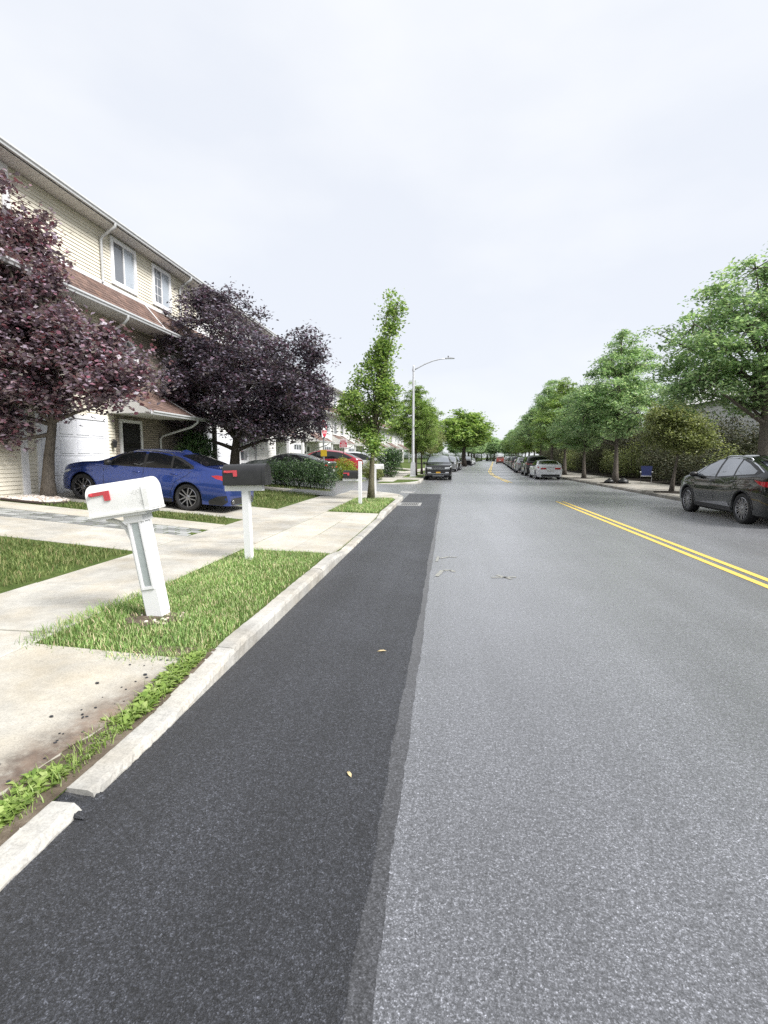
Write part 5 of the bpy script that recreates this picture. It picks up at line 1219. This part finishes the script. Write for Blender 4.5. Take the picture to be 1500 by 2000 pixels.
# 1: leaning white plastic mailbox
t = thing('mailbox', (-2.67, 4.40, zg(-2.67, 4.40) - .02), 'weathered white mailbox leaning on a panelled white post, nearest the camera', 'mailbox', 'kerbside mailboxes')
t.rotation_euler = (R(1.5), R(-8.6), R(2))
b = MB(); b.box(-.073, .073, -.073, .073, -.05, .99); post = b.build('post', 'post_white', t)
for sx, sy in ((0, -1), (1, 0), (0, 1), (-1, 0)):
    b = MB()
    if sx == 0: y = sy * .0735; b.box(-.062, -.044, min(y, y + sy * .012), max(y, y + sy * .012), .30, .95); b.box(.044, .062, min(y, y + sy * .012), max(y, y + sy * .012), .30, .95); b.box(-.044, .044, min(y, y + sy * .011), max(y, y + sy * .011), .925, .95); b.box(-.044, .044, min(y, y + sy * .011), max(y, y + sy * .011), .30, .325)
    else: x = sx * .0735; b.box(min(x, x + sx * .012), max(x, x + sx * .012), -.062, -.044, .06, .95); b.box(min(x, x + sx * .012), max(x, x + sx * .012), .044, .062, .06, .95)
    b.build('post_moulding', 'post_white', post)
b = MB(); b.box(-.030, .030, -.0765, -.0735, .33, .92); b.build('inset_panel', 'post_panel_grey', post)
b = MB(); b.box(-.088, .088, -.088, .088, .93, 1.0, ch=.01); b.build('post_cap', 'post_white', post)
head = Matrix.Translation((-.03, 0, 1.0))
bx, pr = arch_box(.58, .24, .28, 14); bx.v = [(x - .09, y, z + 1.035) for x, y, z in bx.v]; body = bx.build('box', 'mailbox_white', t, ang=40)
b = MB(); pr2 = [(y * 1.06, z * 1.025 + 1.031) for y, z in pr]; b.prism(pr2, 'x', .155, .205); b.build('box_door', 'mailbox_white', t, ang=40)
b = MB(); b.box(-.39, .205, -.138, .138, 1.022, 1.040); b.build('box_rim', 'mailbox_white', t)
b = MB(); b.box(-.37, .15, -.115, .115, .995, 1.021); b.build('mount_board', 'post_white', t)
b = MB(); b.tube([(-.30, 0, .99), (-.20, 0, .95), (-.13, 0, .87), (-.10, 0, .76), (-.078, 0, .66)], .022, 6); b.build('brace', 'post_white', t, smooth=True)
flag(t, -.335, -.122, 1.245, .19)
n = 26; b = MB(); b.add([(-2.67, 4.36, zg(-2.67, 4.36) + .022)] + [(-2.67 + .27 * math.cos(2 * math.pi * i / n) * (1 + .22 * math.sin(i * 2.3)), 4.33 + .22 * math.sin(2 * math.pi * i / n) * (1 + .22 * math.cos(i * 1.9)), zg(-2.67, 4.3) + .004) for i in range(n)], [(0, 1 + i, 1 + (i + 1) % n) for i in range(n)])
tag(b.build('bare_soil', 'soil'), kind='structure')
r_ = np.random.default_rng(77); b = MB()
for i in range(26):
    a, d = r_.uniform(0, 6.28), abs(r_.normal(0, .13)) + .07; x, y = -2.62 + d * math.cos(a) * 1.2, 4.33 + d * math.sin(a); s = r_.uniform(.006, .018)
    b.lathe([(.001, -1), (.9, -.3), (.8, .5), (.001, 1)], 6, Matrix.Translation((x, y, zg(x, y) + .014)) @ Matrix.Rotation(r_.uniform(0, 6), 4, 'Z') @ Matrix.Diagonal((s * 1.3, s, s * .7, 1)))
tag(b.build('post_gravel', 'pebble'), 'pale gravel bits around the foot of the leaning white mailbox', 'gravel', kind='stuff')
# 2: black box on a white post
def black_box(base, label, L_, W_, H_, zb, dx, post_h, pw, arm, flagx, rz=0., tilt=(0, 0), m='mailbox_black', yo=0.):
    t = thing('mailbox', base, label, 'mailbox', 'kerbside mailboxes', rz); t.rotation_euler = (R(tilt[0]), R(tilt[1]), rz)
    b = MB(); b.box(-pw / 2, pw / 2, -pw / 2, pw / 2, -.05, post_h, ch=.008); b.build('post', 'post_white', t)
    if arm:
        b = MB(); b.box(arm[0], arm[1], -pw * .49 - yo * 0, pw * .49, zb - .085, zb - .004, ch=.005); b.build('arm', 'post_white', t)
    bx, pr = arch_box(L_, W_, H_, 12); bx.v = [(x + dx, y + yo, z + zb) for x, y, z in bx.v]; bx.build('box', m, t, ang=40)
    b = MB(); pr2 = [(y * 1.05 + yo, z * 1.02 + zb - .003) for y, z in pr]; b.prism(pr2, 'x', dx + L_ / 2 - .035, dx + L_ / 2 + .008); b.build('box_door', m, t, ang=40)
    if flagx is not None: flag(t, flagx, -W_ / 2 - .002 + yo, zb + H_ * .70, .19)
    return t
black_box((-2.85, 7.08, .125), 'black mailbox with red flag on a plain white post in the near verge', .62, .25, .30, 1.10, .02, 1.02, .098, (-.30, .26), -.26, tilt=(0, -1.2))
black_box((-2.71, 15.95, .13), 'small black mailbox hung on a tall white post left of the slender tree', .46, .18, .25, .83, -.29, 1.36, .10, (-.55, -.052), -.52)
black_box((-2.85, 20.3, .13), 'white mailbox on a white post mostly hidden behind the slender trunk', .40, .18, .2, 1.02, .12, 1.20, .10, None, None, m='mailbox_white', yo=.16)
# ------------------------------------------------------------------ street lamp
t = thing('street_lamp', (-2.5, 38.2, .14), 'tall grey street lamp with a curved arm reaching over the road', 'street lamp')
b = MB(); b.box(-.24, .24, -.24, .24, -.05, .12, ch=.03); b.prism([(-.19, .12), (.19, .12), (.155, 1.0), (.115, 1.12), (-.115, 1.12), (-.155, 1.0)], 'y', -.17, .17); b.build('base', 'lamp_grey', t)
b = MB(); b.tube([(0, 0, 1.0), (0, 0, 4), (0, 0, 8.05)], [.105, .088, .068], 8); b.lathe([(.001, 8.16), (.05, 8.12), (.075, 8.05)], 8); b.build('pole', 'lamp_grey', t)
b = MB(); b.tube([(0, 0, 7.80), (.25, 0, 7.92), (.8, 0, 8.20), (1.4, 0, 8.42), (1.9, 0, 8.53), (2.35, 0, 8.57)], [.055, .05, .046, .042, .04, .038], 8); b.lathe([(.10, 7.72), (.10, 7.90)], 8); b.build('arm', 'lamp_grey', t, smooth=True)
b = MB(); b.prism([(2.3, 8.54), (2.95, 8.55), (2.93, 8.585), (2.7, 8.62), (2.3, 8.61)], 'y', -.13, .13); hd = b.build('lamp_head', 'lamp_grey', t)
b = MB(); b.lathe([(.04, 8.60), (.045, 8.72), (.03, 8.76), (.001, 8.765)], 10, Matrix.Translation((2.5, 0, 0))); b.build('photocell', 'grey_plastic', hd)
b = MB(); b.box(2.55, 2.88, -.09, .09, 8.535, 8.548); b.build('lens', 'headlamp', hd)
# ------------------------------------------------------------------ signs
def text_mesh(txt, size, name, m, parent, M):
    cu = bpy.data.curves.new(name, 'FONT'); cu.body = txt; cu.size = size; cu.align_x = 'CENTER'; cu.align_y = 'CENTER'; cu.extrude = .001
    tmp = bpy.data.objects.new('t', cu); C.objects.link(tmp); dg = bpy.context.evaluated_depsgraph_get(); me = bpy.data.meshes.new_from_object(tmp.evaluated_get(dg)); bpy.data.objects.remove(tmp); bpy.data.curves.remove(cu)
    me.transform(M); me.materials.clear(); return put(name, me, m, parent)
t = thing('road_sign', (-5.40, 22.25, .16), 'red and white round traffic sign on a post above the clipped hedge', 'sign', rz=R(-3))
b = MB(); b.box(-.03, .03, -.025, .025, -.05, 3.15); b.build('post', 'galvanised', t)
b = MB(); b.prism(rrect(-.39, .39, 2.31, 3.09, .05), 'x', .034, .040); pl = b.build('sign_panel', 'sign_white', t)
n = 40; b = MB(); b.prism([(.365 * math.cos(2 * math.pi * i / n), 2.70 + .365 * math.sin(2 * math.pi * i / n)) for i in range(n)], 'x', .040, .043); b.build('red_disc', 'sign_red', pl)
b = MB(); b.box(.043, .046, -.29, .29, 2.635, 2.765); b.build('white_bar', 'sign_white', pl)
MX = Matrix(((0, 0, 1, 0), (1, 0, 0, 0), (0, 1, 0, 0), (0, 0, 0, 1)))
text_mesh('DO NOT', .14, 'lettering', 'sign_white', pl, Matrix.Translation((.0445, 0, 2.875)) @ MX)
text_mesh('ENTER', .14, 'lettering', 'sign_white', pl, Matrix.Translation((.0445, 0, 2.525)) @ MX)
b = MB(); b.prism([(.38 * math.cos(math.pi / 8 + math.pi / 4 * i), 2.72 + .38 * math.sin(math.pi / 8 + math.pi / 4 * i)) for i in range(8)], 'x', -.005, 0, Matrix.Translation((-.05, 0, 0)) @ Matrix.Rotation(R(-14), 4, 'Z')); b.build('octagon_sign_back', 'sign_back', t)
b = MB(); b.prism([(-.13, 1.50), (.15, 1.50), (.15, 1.78), (-.13, 1.78)], 'y', -.034, -.030); b.build('yellow_plate', 'sign_yellow', t)
t = thing('notice_sign', (-6.35, 31.3, .28), 'small red and white notice on a thin brown post beside the yellow-green bush', 'sign')
b = MB(); b.box(-.02, .02, -.02, .02, -.05, 2.42); b.build('post', 'edging', t)
b = MB(); b.box(-.25, .25, -.032, -.022, 1.92, 2.46); pl = b.build('sign_panel', 'sign_white', t)
b = MB(); b.box(-.22, .22, -.036, -.032, 1.95, 2.25); b.build('red_field', 'sign_red', pl)
for zz, m, wd in ((2.40, 'sign_red', .20), (2.34, 'sign_red', .16), (2.29, 'sign_red', .2), (2.20, 'sign_white', .12), (2.12, 'sign_white', .18), (2.05, 'sign_white', .18), (1.99, 'sign_white', .16)):
    b = MB(); b.box(-wd, wd, -.039, -.036 if m == 'sign_white' else -.032, zz - .012, zz + .012); b.build('text_line', m, pl)
t = thing('far_notice', (10.0 + off(75), 75, .13), 'small white sign on a pole above the far parked cars on the right', 'sign')
b = MB(); b.box(-.025, .025, -.025, .025, 0, 2.9); b.build('post', 'galvanised', t); b = MB(); b.box(-.22, .22, -.04, -.027, 2.1, 2.85); b.build('sign_panel', 'sign_white', t)
# ------------------------------------------------------------------ drain, manhole
t = thing('storm_drain', (-1.26, 17.55, .0), 'slotted iron storm drain grate set against the kerb corner', 'drain')
b = MB(); b.box(-.37, .40, -.56, -.44, .004, .016); b.box(-.37, .40, .44, .56, .004, .016); b.box(.30, .40, -.44, .44, .004, .016); b.box(-.37, -.28, -.44, .44, .004, .016); b.build('frame', 'iron_pale', t)
b = MB(); b.box(-.28, .30, -.44, .44, .0045, .006); b.build('pit', 'dark_interior', t)
for i in range(9): b = MB(); x = -.245 + i * .063; b.box(x - .011, x + .011, -.44, .44, .006, .012); b.build('bar', 'iron_pale', t)
t = thing('manhole_cover', (-1.9, 23.6, .014), 'round pale manhole cover at the mouth of the side street', 'manhole')
b = MB(); b.lathe([(.001, .012), (.34, .012), (.36, .008), (.36, -.02)], 32); b.build('cover', 'iron_pale', t, ang=40)
b = MB(); b.lathe([(.37, .004), (.37, .014), (.46, .014), (.47, 0)], 32); b.build('ring', 'iron_pale', t, ang=40)
# ------------------------------------------------------------------ pebble bed
r_ = np.random.default_rng(9); b = MB()
for i in range(520):
    x, y = r_.uniform(-10.35, -9.15), r_.uniform(10.75, 11.55); s = r_.uniform(.022, .045)
    if x < -9.9 and r_.uniform() < .3: x -= r_.uniform(0, .9)
    z = zg(x, y) + .03 + r_.uniform(0, .03) + max(0, .05 - .08 * math.hypot(x + 9.75, (y - 11.4)))
    M = Matrix.Translation((x, y, z)) @ Matrix.Rotation(r_.uniform(0, 6), 4, 'Z') @ Matrix.Diagonal((s * r_.uniform(1, 1.6), s, s * .7, 1))
    b.lathe([(.001, -1), (.8, -.5), (1, .05), (.75, .65), (.001, 1)], 6, M)
o = b.build('pebble_bed', 'pebble', smooth=True); tag(o, 'pale pinkish pebbles around the foot of the left purple tree', 'pebbles', kind='stuff')
t = MB(); t.tube([(-10.3, 10.72, zg(-10.3, 10.7) + .03), (-9.6, 10.70, zg(-9.6, 10.7) + .03), (-9.1, 10.78, zg(-9.1, 10.7) + .03), (-9.02, 11.2, zg(-9.02, 11.2) + .03)], .035, 6)
tag(t.build('bed_edging', 'edging', ang=40), 'dark edging along the front of the pebble bed', 'edging')
# ------------------------------------------------------------------ blue folding chair and bits under the thicket
t = thing('camp_chair', (11.35, 31.0, .15), 'blue camp chair with pale armrests at the edge of the thicket', 'chair', rz=R(-20))
b = MB(); b.prism([(-.24, .44), (.24, .46), (.30, 1.02), (-.30, 1.02)], 'y', .22, .25, Matrix.Rotation(R(-10), 4, 'X')); b.build('backrest', 'blue_fabric', t)
b = MB(); b.box(-.25, .25, -.26, .24, .42, .45, ch=.008); b.build('seat', 'blue_fabric', t)
for sx in (-1, 1):
    b = MB(); b.box(sx * .30 - .035, sx * .30 + .035, -.28, .26, .62, .645, ch=.006); b.build('armrest', 'sign_white', t)
    b = MB(); b.tube([(sx * .30, -.25, .62), (sx * .26, .25, .02)], .014, 6); b.build('leg', 'iron', t); b = MB(); b.tube([(sx * .30, .25, .62), (sx * .26, -.25, .02)], .014, 6); b.build('leg', 'iron', t)
b = MB(); b.tube([(-.28, -.26, .40), (.28, -.26, .40)], .014, 6); b.build('front_bar', 'sign_white', t)
def bag(x, y, s, lab, m):
    r_ = np.random.default_rng(int(x * 100)); b = MB(); b.lathe([(.001, 0), (.9, .02), (1, .35), (.85, .75), (.35, 1.05), (.2, 1.25), (.001, 1.2)], 12, Matrix.Translation((x, y, .145)) @ Matrix.Diagonal((s, s * .85, s * .8, 1)))
    b.v = [(p[0] + r_.normal(0, .02), p[1] + r_.normal(0, .02), max(.143, p[2] + r_.normal(0, .02))) for p in b.v]; o = b.build('rubbish_bag', m, smooth=True); return tag(o, lab, 'bag')
bag(9.95, 30.5, .30, 'crumpled black bag right of the tall full tree trunk', 'black_plastic'); bag(9.25, 30.7, .26, 'crumpled dark bag left of the tall full tree trunk', 'black_plastic')
tp_ = struct('tree_pits')
for y, x, a, c in ((23, 9.55, .75, 1.0), (31, 9.65, .8, 1.0), (37.8, 9.6, .75, .9), (45, 9.8, .75, .9), (18.2, 10.2, .9, 1.0), (53, 10.1, .75, .9)):
    n = 20; b = MB(); b.add([(x + off(y), y, .185)] + [(x + off(y) + a * math.cos(2 * math.pi * i / n) * (1 + .08 * math.sin(i * 2.1)), y + c * math.sin(2 * math.pi * i / n) * (1 + .08 * math.cos(i * 1.7)), .1445) for i in range(n)], [(0, 1 + i, 1 + (i + 1) % n) for i in range(n)])
    b.build('soil_mound', 'mulch', tp_, smooth=True)
# leaves and crumbs on the road
def fallen(x, y, l, a, lab):
    b = MB(); z = .006; d = Vector((math.cos(a), math.sin(a), 0)); n_ = Vector((-d.y, d.x, 0)); p = Vector((x, y, z))
    q = [p - d * l * .5, p - d * l * .2 + n_ * l * .18 + Vector((0, 0, .008)), p + d * l * .2 + n_ * l * .16 + Vector((0, 0, .010)), p + d * l * .5 + Vector((0, 0, .004)), p + d * l * .2 - n_ * l * .16 + Vector((0, 0, .010)), p - d * l * .2 - n_ * l * .18 + Vector((0, 0, .007))]
    b.add(q, [(0, 1, 5), (1, 2, 4, 5), (2, 3, 4)]); b.build('fallen_leaf', 'dry_leaf'); o = C.objects[-1]; tag(o, lab, 'leaf')
fallen(-.475, 2.42, .05, 2.2, 'dry curled leaf lying on the dark asphalt closest to the camera')
fallen(-.52, 4.1, .08, .1, 'thin yellow leaf lying on the dark asphalt farther from the camera')
r_ = np.random.default_rng(2); b = MB()
for i in range(34):
    y = r_.uniform(2.0, 3.5); x = -1.95 - abs(r_.normal(0, .18)) - .1 * (3.3 - y) * .5; s = r_.uniform(.003, .010); M = Matrix.Translation((x, y, zg(x, y) + .016)) @ Matrix.Rotation(r_.uniform(0, 6), 4, 'Z') @ Matrix.Diagonal((s * 1.3, s, s * .6, 1)); b.lathe([(.001, -1), (.9, -.3), (.8, .5), (.001, 1)], 6, M)
for x, y, s in ((-2.32, 3.05, .011), (-2.08, 3.22, .012), (-2.30, 2.62, .010)):
    b.lathe([(.001, -1), (.9, -.3), (.8, .5), (.001, 1)], 7, Matrix.Translation((x, y, zg(x, y) + .02)) @ Matrix.Diagonal((s * 1.4, s, s * .6, 1)))
o = b.build('asphalt_crumbs', 'new_asphalt'); tag(o, 'dark asphalt crumbs scattered on the near concrete apron', 'crumbs', kind='stuff')
